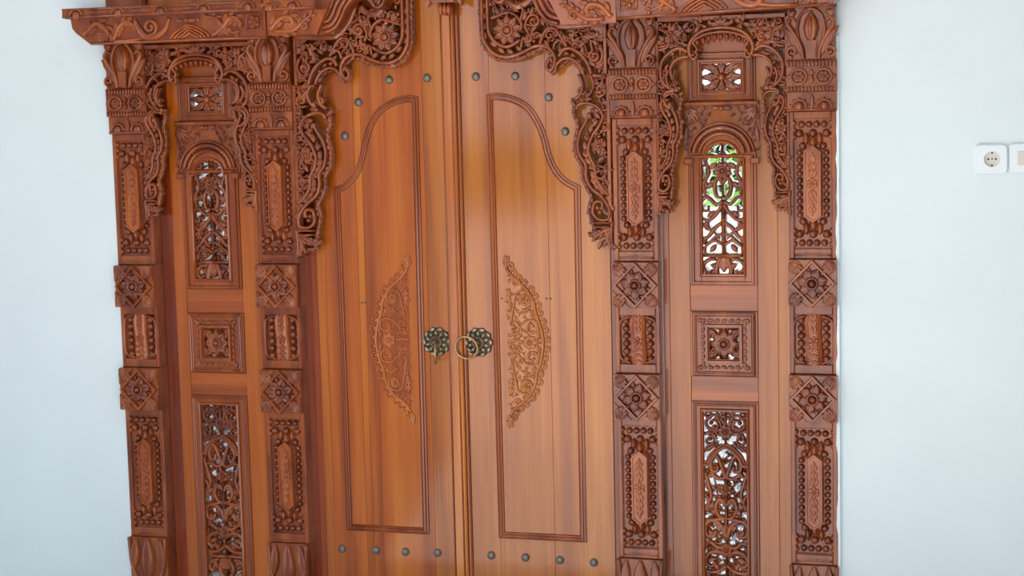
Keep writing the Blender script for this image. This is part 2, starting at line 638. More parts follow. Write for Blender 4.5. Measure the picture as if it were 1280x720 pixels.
def half_medallion(s):
    base, border, scr = MB(), MB(), MB()
    out = [(.150, 1.150), (.160, 1.135), (.182, 1.112), (.210, 1.088), (.230, 1.052), (.235, 1.022), (.248, .985), (.256, .935), (.248, .885), (.235, .848), (.230, .818), (.211, .780), (.184, .757), (.163, .738), (.153, .722)]
    p = smooth_path(out, 4)
    poly = [tuple(q) for q in p[::-1]]          # from bottom to top: counter-clockwise on the right side
    prism(base, poly, -.002, .0015)
    stroke(border, out, .0042, .001, .0065, 0, ROUND, 5)
    q = smooth_path(out, 6)
    acc = 0
    for i in range(1, len(q) - 1):
        acc += np.hypot(*(q[i] - q[i - 1]))
        if acc > .0205:
            acc = 0
            t = q[i + 1] - q[i - 1]
            a = math.atan2(t[1], t[0]) + PI / 2
            c = q[i] + .0095 * np.array([math.cos(a), math.sin(a)])
            R = [(c[0] + .010 * math.cos(a + x), c[1] + .010 * math.sin(a + x)) for x in np.linspace(-1.7, 1.7, 7)]
            stroke(border, R, .0022, 0, .005, 0, ROUND, 2)
            bead(border, c[0] - .001 * math.cos(a), c[1] - .001 * math.sin(a), .0075, -.001, .004)
    for zc, sg in ((1.150, 1), (.722, -1)):       # tip curls
        curl(border, .162, zc + sg * .008, .011, -sg * 1.6, 1.0, .0032, 0, .006, 0, sg)
        acanthus(border, [(.152, zc), (.150, zc + sg * .016), (.153, zc + sg * .033)], .0045, 0, .006, 0, 3)
    # scrolls inside
    for sg in (1, -1):
        z = lambda y: .936 + sg * (y - .936)
        curl(scr, .200, z(1.062), .026, 2.6 * sg, 1.2, .0036, .0012, .007, 0, -sg, [(.160, z(.985)), (.166, z(1.02)), (.172, z(1.05))])
        flower(scr, .200, z(1.062), .017, 6, .0012, .006, 0, .3)
        curl(scr, .222, z(.980), .022, 1.2 * sg, 1.1, .0036, .0012, .007, 0, -sg, [(.170, z(.95)), (.190, z(.985)), (.210, z(1.0))])
        curl(scr, .172, z(.985), .016, 4 * sg, 1.1, .003, .0012, .006, 0, sg)
        curl(scr, .178, z(1.108), .013, 0, 1.1, .003, .0012, .006, 0, sg)
        acanthus(scr, [(.158, z(1.09)), (.156, z(1.06)), (.164, z(1.03))], .0036, .0012, .006, 0, 4)
        acanthus(scr, [(.190, z(1.02)), (.215, z(1.03)), (.232, z(1.01))], .0034, .0012, .006, 0, 4)
        acanthus(scr, [(.156, z(.955)), (.175, z(.962)), (.192, z(.952))], .0034, .0012, .006, 0, 3)
        acanthus(scr, [(.238, z(.945)), (.244, z(.965)), (.240, z(.99))], .003, .0012, .006, 0, 3)
    flower(scr, .216, .936, .022, 7, .0012, .0065)
    stroke(scr, [(.152, .936), (.17, .942), (.195, .936)], .004, .0012, .006)
    fpoly = [(.153, .735), (.19, .76), (.222, .82), (.246, .90), (.246, .98), (.222, 1.055), (.19, 1.115), (.153, 1.137)]
    filler(scr, fpoly, .0135, .0008, .0042, 0, 5, links=False, leaves=2)
    return base, border, scr


STR = [(.0735, 1.698), (.190, 1.696), (.287, 1.634), (.333, 1.537)]
STL = STR + [(.084, .302), (.185, .300), (.279, .299), (.388, .298)]
STR = STR + [(.083, .303), (.187, .302), (.291, .300), (.392, .298)]
leafL, orgL = door_leaf(-1, 'orange door leaf with a ring handle seen edge-on', [
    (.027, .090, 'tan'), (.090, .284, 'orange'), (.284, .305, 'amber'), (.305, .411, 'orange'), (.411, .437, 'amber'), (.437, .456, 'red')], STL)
leafR, orgR = door_leaf(1, 'paler glossy door leaf with its brass ring swung out flat', [
    (.027, .112, 'tan'), (.112, .277, 'tan'), (.277, .456, 'tan')], STR)
m = MB()
box(m, -.024, .016, ZD0, ZD1, -.035, .018, .004)
bt = m.build('meeting_batten', WD['amber'], leafL, orgL)
m = MB()
stroke(m, [(-.022, ZD0 + .01), (-.022, ZD1 - .01)], .003, .016, .004, 0, ROUND, 1)
stroke(m, [(.006, ZD0 + .01), (.006, ZD1 - .01)], .003, .0175, .003, 0, ROUND, 1)
m.build('batten_bead', WD['brown'], bt, orgL)
m = MB()
box(m, .0165, .0266, ZD0, ZD1, -.035, .010, .003)
m.build('closing_strip', WD['brown'], leafR, orgR)


def handle(leaf_e, org, u, v, ring_mode):
    c = MB()
    # scalloped plate: lathe-like dome + petals
    n = 40
    rings = [(.0425, -.0), (.0415, .003), (.034, .005), (.026, .0075), (.020, .010), (.0185, .0125), (.012, .0135), (.0, .014)]
    V, F = [], []
    for q, (r, w) in enumerate(rings):
        for i in range(n):
            a = 2 * PI * i / n
            rr = r * (1 + (.055 * math.cos(10 * a) if q < 2 else 0))
            V.append((u + rr * math.cos(a), v + rr * math.sin(a), w))
    for q in range(len(rings) - 1):
        for i in range(n):
            j = (i + 1) % n
            F.append((q * n + i, q * n + j, (q + 1) * n + j, (q + 1) * n + i))
    c.add(V, F)
    h = c.build('door_handle', M_BRONZE_DARK, leaf_e, org)
    h['label'] = 'aged bronze flower-shaped pull'
    for i in range(10):
        a = 2 * PI * i / 10
        p = MB()
        q = (u + .037 * math.cos(a), v + .037 * math.sin(a))
        leaf(p, u + .0385 * math.cos(a - .22), v + .0385 * math.sin(a - .22), a + PI / 2 - .22, .018, .0058, .003, .007, 0, .5, ROUND)
        leaf(p, u + .0185 * math.cos(a + .3), v + .0185 * math.sin(a + .3), a + .3, .0145, .0046, .0065, .007, 0, 0, ROUND)
        p.build('petal', M_BRONZE, h, org)
    p = MB()
    for i in range(14):
        a = 2 * PI * i / 14
        bead(p, u + .0155 * math.cos(a), v + .0155 * math.sin(a), .0026, .012, .003, 6)
    p.build('beaded_collar', M_BRONZE, h, org)
    p = MB()
    bead(p, u, v, .0085, .012, .018, 12)
    p.build('knob', M_BRASS, h, org)
    # ring
    R, t = .0335, .0032
    V, F = [], []
    if ring_mode == 'flat':
        e1, e2 = np.array([1, 0, 0.0]), np.array([0, .98, .2])
        cc = np.array([u, v, .026]) + np.array([-.0295, -.0125, .004])
    else:
        e1, e2 = np.array([.33, 0, .944]), np.array([0, 1.0, 0])
        cc = np.array([u, v, .020]) + e1 * .018 + np.array([0, -.026, 0])
    e3 = np.cross(e1, e2)
    n, k = 36, 8
    for i in range(n):
        a = 2 * PI * i / n
        rad = e1 * math.cos(a) + e2 * math.sin(a)
        for j in range(k):
            b = 2 * PI * j / k
            V.append(cc + rad * (R + t * math.cos(b)) + e3 * t * math.sin(b))
    for i in range(n):
        for j in range(k):
            F.append((i * k + j, ((i + 1) % n) * k + j, ((i + 1) % n) * k + (j + 1) % k, i * k + (j + 1) % k))
    p = MB()
    p.add(V, F)
    o = p.build('ring', M_BRASS, h, org)


handle(leafL, orgL, -.0665, .934, 'edge')
handle(leafR, orgR, .062, .934, 'flat')
for lf, org, pts in ((leafL, orgL, ((-.297, 1.045), (-.288, 1.047), (-.163, 1.047))), (leafR, orgR, ((.268, 1.063), (.279, 1.063), (.135, 1.062)))):
    for (u, v) in pts:
        m = MB()
        bead(m, u, v, .0032, 0, .0008, 6)
        m.build('plugged_nail', M_HOLE, lf, org)


# ------------------------------------------------------------------ carved pillars
def tall_block(v0, v1, name='tall_block'):
    """board with a sunk field of beads round a long six-sided cartouche; u relative to the pillar axis"""
    H = v1 - v0
    b = MB()
    a0, a1 = v0 + .06 * H + .004, v1 - .05 * H
    fu = .050
    box(b, -.0635, .0635, v0, v1, -.02, .027, .001)
    box(b, -.0635, -fu, v0, v1, .027, .040, .002)
    box(b, fu, .0635, v0, v1, .027, .040, .002)
    box(b, -fu, fu, v0, a0, .027, .040, .002)
    box(b, -fu, fu, a1, v1, .027, .040, .002)
    # scalloped inner lip
    for x in (-fu, fu):
        for i in range(3):
            for (z, sg) in ((a1 - .012 - i * .018, 1), (a0 + .012 + i * .018, 1)):
                bead(b, x, z, .008, .028, .012, 8)
    stroke(b, [(-.048, v0 + .010), (0, v0 + .013), (.048, v0 + .010)], .0035, .039, .003)
    beads = []
    cz, hz = (a0 + a1) / 2, .205 * H
    zt, zb = a1 - .015, a0 + .015
    for z, sg in ((zt, -1), (zb, 1)):
        for x in (-.030, -.010, .010, .030):
            beads.append((x, z, .0088))
        for x in (-.036, 0, .036):
            beads.append((x, z + sg * .024, .0108))
        for x in (-.018, .018):
            leaf(b, x, z + sg * .022, sg * PI / 2, .034, .010, .028, .015, 0, 0, RIDGE)
        leaf(b, 0, z + sg * .032, sg * PI / 2, .036, .012, .029, .016, 0, 0, RIDGE)
        for x in (-.027, .027):
            beads.append((x, z + sg * .058, .0098))
    z0, z1 = zb + .076, zt - .076
    n = max(5, int((z1 - z0) / .0185))
    for i in range(n + 1):
        z = z0 + (z1 - z0) * i / n
        for x in (-.0355, .0355):
            beads.append((x, z, .0082))
    c = MB()
    top, bot = zt - .058, zb + .058
    poly = [(-.0205, bot + .016), (0, bot), (.0205, bot + .016), (.0205, top - .016), (0, top), (-.0205, top - .016)]
    prism(c, poly, .027, .047)
    outline(c, poly, [(-1, 0), (-.6, 1), (.6, 1), (1, 0)], .0032, .0465, .0045)
    d = MB()
    m_ = (top + bot) / 2
    flower(d, 0, m_, .016, 6, .047, .0055, 0, PI / 6)
    for sg in (1, -1):
        for q in range(3):
            z = m_ + sg * (.016 + q * (top - bot) * .105)
            for x in (1, -1):
                leaf(d, x * .001, z, sg * (PI / 2) - x * sg * .55, .024 - q * .003, .0058, .046, .0055, 0, x * sg * .25)
            leaf(d, 0, z + sg * .006, sg * PI / 2, .022, .0045, .047, .006)
    return b, beads, c, d


def small_block(v0, v1):
    b = MB()
    box(b, -.0635, .0635, v0, v1, -.02, .025, .001)
    for sx in (1, -1):
        box(b, *sorted((sx * .0635, sx * .0515)), v0, v1, .025, .040, .002)
    box(b, -.0515, .0515, v0, v0 + .026, .025, .040, .002)
    box(b, -.0515, .0515, v1 - .024, v1, .025, .040, .002)
    for sx in (1, -1):                     # curved inner lip of the side troughs
        stroke(b, [(sx * .021, v0 + .028), (sx * .050, v0 + .044), (sx * .053, (v0 + v1) / 2), (sx * .050, v1 - .042), (sx * .021, v1 - .026)], .0035, .034, .0065)
    beads = []
    n = 6
    for i in range(n):
        z = v0 + .040 + (v1 - v0 - .080) * i / (n - 1)
        for x in (-.034, .034):
            beads.append((x, z, .0098))
    c = MB()
    zc = (v0 + v1) / 2
    hh = (v1 - v0) / 2
    stroke(c, [(0, v0 + .012), (.002, zc - hh * .4), (-.002, zc + hh * .4), (0, v1 - .010)], [.019, .024, .022, .025, .018], .026, .015, 0, [(-1, 0), (-.9, .8), (-.3, 1), (.3, 1), (.9, .8), (1, 0)], 5)
    d = MB()
    flower(d, 0, zc - .004, .015, 5, .040, .006, 0, .3)
    for sg in (1, -1):
        for q in range(3):
            z = zc + sg * (.020 + q * .017)
            for x in (1, -1):
                leaf(d, 0, z, sg * PI / 2 - x * sg * .6, .020, .0048, .040, .0055, 0, x * .3)
    return b, beads, c, d


def flower_block(v0, v1, frame):
    b = MB()
    zc, hh = (v0 + v1) / 2, (v1 - v0) / 2
    wide_box(b, .065, v0, v1, .060)
    q = .93
    dia = [(0, zc - hh * q), (.062 * q, zc), (0, zc + hh * q), (-.062 * q, zc)]
    outline(b, dia, [(-1, 0), (-.5, 1), (.5, 1), (1, 0)], .005, .060, .012)
    for sx in (1, -1):
        for sz in (1, -1):                 # corner fans
            cu, cv = sx * .060, zc + sz * (hh - .005)
            for i in range(5):
                a = math.atan2(-sz, -sx) + (i - 2) * .27
                leaf(b, cu + .002 * math.cos(a), cv + .002 * math.sin(a), a, .050 - abs(i - 2) * .009, .0085, .062, .012)
            prism(b, [(p[0], p[1]) for p in ([(sx * .0645, zc + sz * .016), (sx * .0645, zc + sz * (hh - .001)), (sx * .016, zc + sz * (hh - .001))] if sx * sz > 0 else [(sx * .016, zc + sz * (hh - .001)), (sx * .0645, zc + sz * (hh - .001)), (sx * .0645, zc + sz * .016)])], .058, .066)
    f = MB()
    flower(f, 0, zc, .041, 6 if frame else 7, .061, .014, 0, .26, .40, .24)
    for i in range(6):
        a = i * PI / 3 + .78
        leaf(f, .030 * math.cos(a), zc + .030 * math.sin(a), a, .016, .006, .060, .009)
    return b, f


def wide_box(b, hw, v0, v1, w1):
    box(b, -.0635, .0635, v0, v1, -.02, .031, 0)
    box(b, -hw, hw, v0, v1, .031, w1, .001)


def capital(v0, v1):
    b, l = MB(), MB()
    H = v1 - v0
    wide_box(b, .064, v0, v1, .055)
    z = lambda t: v0 + t * H
    # central bud under an arch
    arch = [(-.033, z(.40)), (-.036, z(.62)), (-.026, z(.86)), (0, z(.96)), (.026, z(.86)), (.036, z(.62)), (.033, z(.40))]
    stroke(l, arch, .0045, .055, .016)
    leaf(l, 0, z(.30), PI / 2, H * .62, .021, .055, .022, 0, 0, VEIN, 3)
    leaf(l, 0, z(.42), PI / 2, H * .40, .010, .062, .019, 0, 0, RIDGE, 3)
    prism(l, [(-.012, z(.03)), (.012, z(.03)), (.014, z(.36)), (-.014, z(.36))], .055, .074)
    for s in (1, -1):
        stroke(l, [(s * .020, z(.02)), (s * .026, z(.25)), (s * .045, z(.5)), (s * .060, z(.68)), (s * .052, z(.80)), (s * .038, z(.72))], [.006, .007, .008, .007, .005, .003], .055, .019)
        leaf(l, s * .028, z(.10), PI / 2 - s * .35, H * .62, .012, .055, .017, 0, -s * .2, VEIN, 3)
        leaf(l, s * .022, z(.06), PI / 2 - s * .18, H * .5, .008, .056, .018, 0, -s * .2, RIDGE, 3)
        curl(l, s * .049, z(.16), .016, -PI / 2 if s > 0 else -PI / 2, 1.1, .005, .055, .016, 0, s)
        bead(l, s * .047, z(.90), .009, .055, .012)
        leaf(l, s * .062, z(.98), -PI / 2 - s * .5, H * .25, .008, .055, .013)
    return b, l


def fluted_block(v0, v1):
    b, f = MB(), MB()
    H = v1 - v0
    wide_box(b, .067, v0, v1, .058)
    for (a, c) in ((v1 - .018, v1 - .001), (v0 + .001, v0 + .014)):
        n = 14
        for i in range(n):
            x = -.061 + .122 * i / (n - 1)
            stroke(b, [(x, a), (x, c)], .0037, .058, .007, 0, ROUND, 1)
    z = (v0 + v1) / 2 - .002
    for s in (1, -1):
        stroke(f, [(s * (.033 + .021 * math.cos(t)), z + .020 * math.sin(t)) for t in np.linspace(0, 2 * PI, 9)[:-1]], .004, .058, .010, 0, ROUND, 2, True)
        flower(f, s * .033, z, .016, 6, .058, .010)
        leaf(f, s * .066, z, PI if s > 0 else 0, .016, .006, .058, .009)
        leaf(f, 0, z, s * PI / 2, .020, .007, .058, .011)
    bead(f, 0, z, .006, .062, .010)
    return b, f


def lunette_strip(v0, v1):
    b = MB()
    wide_box(b, .0655, v0, v1, .050)
    for s in (1, -1):
        c = (s * .033, v0 + .010)
        stroke(b, [(c[0] + .020 * math.cos(t), c[1] + .020 * math.sin(t)) for t in np.linspace(0, PI, 7)], .0035, .050, .010)
        bead(b, c[0], c[1] + .004, .013, .050, .011)
        for t in np.linspace(.3, PI - .3, 5):
            bead(b, c[0] + .025 * math.cos(t), c[1] + .024 * math.sin(t), .0035, .050, .007, 6)
    leaf(b, 0, v0 + .004, PI / 2, v1 - v0 - .008, .007, .050, .010)
    stroke(b, [(-.064, v0 + .004), (.064, v0 + .004)], .003, .050, .005, 0, ROUND, 1)
    return b


def foot_block(v0, v1):
    b, l = MB(), MB()
    wide_box(b, .064, 0, v1, .050)
    H = .17
    z = lambda t: v1 - t * H
    leaf(l, 0, z(.02), -PI / 2, H * .8, .024, .050, .016, 0, 0, VEIN, 3)
    for s in (1, -1):
        leaf(l, s * .040, z(0.02), -PI / 2 + s * .1, H * .6, .017, .050, .014, 0, 0, VEIN, 3)
        stroke(l, [(s * .062, z(0)), (s * .055, z(.5)), (s * .035, z(.8)), (s * .02, z(1.0))], [.006, .006, .004], .050, .012)
    box(l, -.070, .070, 0, .10, .031, .065, .004)
    return b, l


def make_pillar(cx, dz, label, inner=0):
    org = (cx, 0, 0)
    e = empty('carved_pillar', org, label, 'pillar', 'carved pillars of the gate')
    if inner:
        j = MB()
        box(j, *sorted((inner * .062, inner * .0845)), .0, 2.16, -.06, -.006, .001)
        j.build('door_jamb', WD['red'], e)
    core = MB()
    box(core, -.060, .060, 0, 2.16, -.06, .0, 0)
    core.build('post_core', WD['brown'], e)

    def beads_of(lst, par):
        for (x, z, r) in lst:
            k = round(r, 4)
            if k not in BEAD_MESH:
                q = MB()
                bead(q, 0, 0, r * 1.12, 0, r * 1.3, 8)
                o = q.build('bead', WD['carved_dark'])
                BEAD_MESH[k] = o.data
                bpy.data.objects.remove(o)
            o = bpy.data.objects.new('bead', BEAD_MESH[k])
            COL.objects.link(o)
            o.parent = par
            o.location = (x, -.0275, z)
    b, l = capital(1.703 + dz, 1.842 + dz)
    p = b.build('capital', WD['carved'], e)
    l.build('acanthus_leaf', WD['carved'], p)
    m = MB()
    box(m, -.060, .060, 1.842 + dz, 2.16, -.02, .045, .001)
    m.build('upper_shaft', WD['carved'], e)
    b, f = fluted_block(1.619 + dz, 1.7025 + dz)
    p = b.build('fluted_block', WD['carved'], e)
    f.build('flower_pair', WD['carved'], p)
    lunette_strip(1.567 + dz, 1.6185 + dz).build('lunette_strip', WD['carved'], e)
    for v0, v1 in ((1.1700, 1.5665), (.325, .7250)):
        b, bd, c, d = tall_block(v0 + dz, v1 + dz)
        p = b.build('cartouche_block', WD['carved'], e)
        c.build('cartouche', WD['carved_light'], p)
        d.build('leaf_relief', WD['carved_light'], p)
        beads_of(bd, p)
    b, bd, c, d = small_block(.855 + dz, 1.0415 + dz)
    p = b.build('trough_block', WD['carved'], e)
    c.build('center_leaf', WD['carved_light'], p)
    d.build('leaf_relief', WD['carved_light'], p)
    beads_of(bd, p)
    for i, (v0, v1) in enumerate(((1.042, 1.1695), (.7255, .8545))):
        b, f = flower_block(v0 + dz, v1 + dz, i)
        p = b.build('flower_block', WD['carved'], e)
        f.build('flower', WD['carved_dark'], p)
    b, l = foot_block(0, .3245 + dz)
    p = b.build('foot_block', WD['carved'], e)
    l.build('foot_leaf', WD['carved'], p)
    return e


BEAD_MESH = {}
for cx, dz, lab in ((-1.012, -.010, 'carved pillar against the white wall, on the side away from the socket'),
                    (-.542, -.006, 'carved pillar beside the orange door leaf'),
                    (.540, .004, 'carved pillar beside the paler door leaf'),
                    (1.0265, .012, 'carved pillar against the white wall nearest the socket')):
    make_pillar(cx, dz, lab, 1 if cx == -.542 else -1 if cx == .540 else 0)


# ------------------------------------------------------------------ side panels
def lattice_tall(sc, x0, zs, w, h, d, arch=True):
    """half-pattern of the arched grille mirrored about its axis; px of the photograph's crop -> metres"""
    L = MB()
    X = lambda x: x * .00074 * sc
    Z = lambda y: zs - (y - 12) * .00077
    R = .0048
    st = lambda pts, r=1.0: [stroke(L, [(sg * X(a), Z(b)) for a, b in pts], [R * r, R * r * 1.1, R * r * .7], w, h, d, ROUND, 4) for sg in (1, -1)]
    lf = lambda a, b, ang, ln, wd: [leaf(L, sg * X(a), Z(b), ang if sg > 0 else PI - ang, ln, wd, w, h, d) for sg in (1, -1)]
    st([(0, 135), (4, 160), (22, 152), (40, 160), (44, 176), (34, 182)])
    st([(2, 190), (20, 206), (45, 198), (62, 214), (70, 240)])
    st([(0, 300), (17, 280), (31, 306), (24, 345), (4, 352)], 1.2)
    st([(0, 135), (0, 352)], .9)
    st([(66, 214), (52, 262), (72, 300), (66, 340), (80, 352)])
    st([(84, 215), (78, 262), (84, 320)], .8)
    st([(0, 366), (28, 374), (56, 350), (80, 362), (78, 394), (58, 398), (54, 380)], 1.1)
    st([(0, 372), (22, 404), (54, 432), (84, 424)], 1.2)
    st([(4, 440), (34, 462), (58, 492), (84, 500)], 1.2)
    st([(84, 440), (62, 462), (40, 470), (14, 500)], .9)
    st([(4, 480), (30, 492), (60, 520), (84, 540)], .9)
    st([(6, 520), (34, 506), (66, 524), (70, 552)], 1.0)
    st([(0, 360), (0, 555)], 1.6)
    st([(0, 560), (84, 560)], 1.3)
    st([(12, 565), (28, 610), (20, 640), (0, 650)], 1.6)
    st([(30, 572), (62, 578), (78, 600), (60, 624), (44, 612)], 1.2)
    st([(20, 640), (46, 632), (84, 646)], 1.2)
    for a, b, ang in ((60, 318, 1.2), (60, 318, .2), (60, 318, 2.4), (70, 196, .8), (24, 158, 1.4), (30, 400, -.6), (58, 432, -1.3), (44, 470, .6), (70, 520, .9), (28, 520, -.9), (62, 500, -.6), (16, 606, .4), (70, 600, -.9), (22, 226, -.7), (80, 372, 1.3)):
        lf(a, b, ang, .028, .0085)
    flower(L, 0, Z(255), .027, 8, w, h, d, PI / 8, .30)
    leaf(L, 0, Z(620), PI / 2, .04, .012, w, h, d)
    prism(L, [(-.012, Z(600)), (.012, Z(600)), (.017, Z(568)), (-.017, Z(568))], w - d, w + h * .8)
    bead(L, 0, Z(430), .008, w, h * 1.2)
    bead(L, 0, Z(505), .007, w, h * 1.2)
    return L


def side_panel(s, dz, label):
    cx = .776
    org = (s * cx, 0, 0)
    e = empty('side_panel', org, label, 'panel', 'side panels of the gate')
    B = lambda u: cx + u
    zb, zt = .0, 1.925
    pale = s > 0
    lo, hi = ('hazel', 'hazel') if pale else ('orange', 'orange')
    # stiles (jamb strips by the pillars are darker)
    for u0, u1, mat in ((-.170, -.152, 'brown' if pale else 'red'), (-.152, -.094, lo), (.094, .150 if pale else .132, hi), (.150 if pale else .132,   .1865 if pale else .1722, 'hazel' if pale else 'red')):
        m = MB()
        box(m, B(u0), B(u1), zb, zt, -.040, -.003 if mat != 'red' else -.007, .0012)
        m.build('stile', WD[mat], e, org, s)
    # rails between the carved panels
    for v0, v1 in ((.02, .155), (.7675, .8385), (1.0215, 1.0945), (1.7345, 1.925)):
        m = MB()
        box(m, B(-.094), B(.094), v0 + dz, v1 + dz if v1 < 1.9 else v1, -.036, -.005, .0012)
        m.build('rail', WD['rail'], e, org, s)

    def framed(name, v0, v1, opening, fw, mat='brown', arch=None):
        """raised frame with a bevelled edge round an opening"""
        f = MB()
        u0, u1 = -.094, .094
        a0, a1, c0, c1 = opening
        box(f, B(u0), B(a0), v0, v1, -.036, .001, .001)
        box(f, B(a1), B(u1), v0, v1, -.036, .001, .001)
        box(f, B(a0), B(a1), v0, c0, -.036, .001, .001)
        if arch is None:
            box(f, B(a0), B(a1), c1, v1, -.036, .001, .001)
        else:
            za, ru = arch
            top = za + ru
            pts = [(ru * math.cos(t), za + ru * math.sin(t)) for t in np.linspace(0, PI, 13)]
            poly = [(B(a1), v1), (B(a0), v1), (B(a0), za)] + [(B(x), z) for x, z in pts[::-1]] + [(B(a1), za)]
            prism(f, poly, -.036, .001)
        return f
    def orect(f, a0, a1, c0, c1, r, w, h, prof=OGEE):
        outline(f, [(B(a0), c0), (B(a1), c0), (B(a1), c1), (B(a0), c1)], prof, r, w, h)
    W0, H0, D0 = -.013, .013, .034
    # ---- small square panel with an eight-petal flower
    v0, v1 = 1.602 + dz, 1.7345 + dz
    f = framed('a', v0, v1, (-.054, .054, v0 + .028, v1 - .030), .02)
    orect(f, -.060, .060, v0 + .022, v1 - .024, .008, 0, .009)
    orect(f, -.084, .084, v0 + .006, v1 - .006, .006, 0, .006)
    p = f.build('square_panel', WD['brown'], e, org, s)
    g = MB()
    zc = (v0 + v1) / 2 - .001
    for i in range(8):
        a = i * PI / 4
        L = .054 if i % 4 == 0 else (.038 if i % 4 == 2 else .058)
        leaf(g, B(.006 * math.cos(a)), zc + .006 * math.sin(a), a, L, .0098, W0, H0, D0)
        for sg in (1, -1):
            leaf(g, B(.020 * math.cos(a)), zc + .020 * math.sin(a), a + sg * .6, .021, .0058, W0, H0, D0)
    bead(g, B(0), zc, .012, W0 + .006, H0)
    for sx in (1, -1):
        for sz in (1, -1):
            prism(g, [(B(sx * .055), zc + sz * .038), (B(sx * .030), zc + sz * .038), (B(sx * .040), zc + sz * .030), (B(sx * .048), zc + sz * .020), (B(sx * .055), zc + sz * .014)][::(1 if sx * sz > 0 else -1)], W0 - D0, W0 + H0 * .6)
            leaf(g, B(sx * .054), zc + sz * .036, math.atan2(-sz * .7, -sx), .032, .007, W0, H0, D0)
    g.build('flower_grille', WD['carved'], p, org, s)
    # ---- tall arched grille
    v0, v1 = 1.0945 + dz, 1.602 + dz
    za, ru = 1.441 + dz, .050
    f = framed('b', v0, v1, (-.060, .060, 1.122 + dz, 1.5), .02, arch=(za, ru))
    arc = [(ru * 1.0 * math.cos(t), za + ru * math.sin(t)) for t in np.linspace(0, PI, 13)]
    path = [(B(-.060), 1.122 + dz), (B(.060), 1.122 + dz), (B(.060), za)] + [(B(x), z) for x, z in arc] + [(B(-.060), za)]
    outline(f, path, [(-1, 0), (-.6, 1), (.2, .8), (1, 0)], .0055, 0, .008)
    orect(f, -.083, .083, v0 + .007, za + .01, .005, 0, .006, [(-1, 0), (-.4, 1), (.4, 1), (1, 0)])
    p = f.build('arched_panel', WD['brown'], e, org, s)
    g = lattice_tall(1.0, 0, 1.598 + dz, W0, H0, D0)
    gg = MB()
    gg.merge(g, du=cx)
    if not pale:
        filler(gg, [(B(-.058), 1.13 + dz), (B(.058), 1.13 + dz), (B(.058), za), (B(0), za + .05), (B(-.058), za)], .022, W0 - .005, H0, D0 - .008, 62, leaves=2)
    gg.build('scroll_grille', WD['carved'], p, org, s)
    # carved arched crown over it
    c = MB()
    for rr, hw in ((.062, .006), (.078, .007), (.090, .004)):
        stroke(c, [(B(rr * math.cos(t)), za + .010 + rr * math.sin(t)) for t in np.linspace(.12, PI - .12, 15)], hw, 0, .016, 0, ROUND, 2)
    for t in np.linspace(.35, PI - .35, 15):
        bead(c, B(.0705 * math.cos(t)), za + .010 + .0705 * math.sin(t), .0035, .004, .007, 6)
    box(c, B(-.104), B(.104), v1 - .012, v1 - .001, -.01, .014, .003)
    for sx in (1, -1):
        prism(c, [(B(sx * .104), za + .0), (B(sx * .104), v1 - .012), (B(sx * .02), v1 - .012), (B(sx * .05), za + .090), (B(sx * .085), za + .055)][::(1 if sx > 0 else -1)], -.01, .004)
        for i in range(4):
            a = math.atan2(-1, -sx) + (i - 1.5) * .28
            leaf(c, B(sx * .098), v1 - .018, a, .052 - abs(i - 1.5) * .008, .0065, .004, .010)
        leaf(c, B(sx * .100), za + .045, PI / 2 + sx * .1, .05, .007, .003, .009)
        leaf(c, B(sx * .030), v1 - .020, PI if sx > 0 else 0, .026, .007, .004, .009)
        box(c, B(min(sx * .078, sx * .104)), B(max(sx * .078, sx * .104)), za - .012, za + .006, -.008, .016, .003)
    bead(c, B(0), v1 - .020, .008, .004, .009)
    for sx in (1, -1):
        sp = [(B(sx * x), z) for x, z in ((.100, za + .02), (.100, v1 - .016), (.012, v1 - .016), (.040, za + .104), (.080, za + .075))]
        filler(c, sp, .014, .003, .008, 0, 77, links=False, leaves=2)
    c.build('arched_crown', WD['carved'], p, org, s)
    # ---- middle square panel
    v0, v1 = .8385 + dz, 1.0215 + dz
    f = framed('c', v0, v1, (-.041, .041, v0 + .049, v1 - .047), .02)
    orect(f, -.082, .082, v0 + .008, v1 - .008, .007, 0, .008)
    orect(f, -.048, .048, v0 + .042, v1 - .040, .0055, 0, .010, [(-1, 0), (-.6, 1), (.6, 1), (1, 0)])
    p = f.build('middle_panel', WD['brown'], e, org, s)
    g = MB()
    zc = (v0 + v1) / 2
    for i in range(7):
        t = -.058 + .116 * i / 6
        for sg in (1, -1):
            leaf(g, B(t - .008), zc + sg * .062, .35 * sg, .019, .0055, 0, .008)
            leaf(g, B(sg * .062), zc + t - .008, PI / 2 + .35 * sg, .019, .0055, 0, .008)
    for sx in (1, -1):
        for sz in (1, -1):
            bead(g, B(sx * .066), zc + sz * .066, .008, 0, .008)
    g.build('leaf_band', WD['carved'], p, org, s)
    g = MB()
    flower(g, B(0), zc, .037, 8, W0 + .006, H0, D0, 0, .42)
    filler(g, [(B(-.043), zc - .043), (B(.043), zc - .043), (B(.043), zc + .043), (B(-.043), zc + .043)], .017, W0 - .006, H0, D0 - .008, 63, leaves=3)
    for sx in (1, -1):
        for sz in (1, -1):
            curl(g, B(sx * .026), zc + sz * .024, .014, PI * .25, 1.0, .0038, W0, H0, D0, sx * sz)
            leaf(g, B(sx * .012), zc + sz * .010, math.atan2(sz, sx), .050, .0095, W0, H0, D0)
            leaf(g, B(sx * .044), zc + sz * .010, PI / 2 * sz, .030, .0075, W0, H0, D0)
        leaf(g, B(0), zc, 0 if sx > 0 else PI, .048, .010, W0, H0, D0)
        leaf(g, B(0), zc, sx * PI / 2, .048, .010, W0, H0, D0)
    g.build('flower_grille', WD['carved'], p, org, s)
    # ---- lower panel: carved box above an arched grille
    v0, v1 = .155 + dz, .7675 + dz
    z1 = .595 + dz
    f = MB()
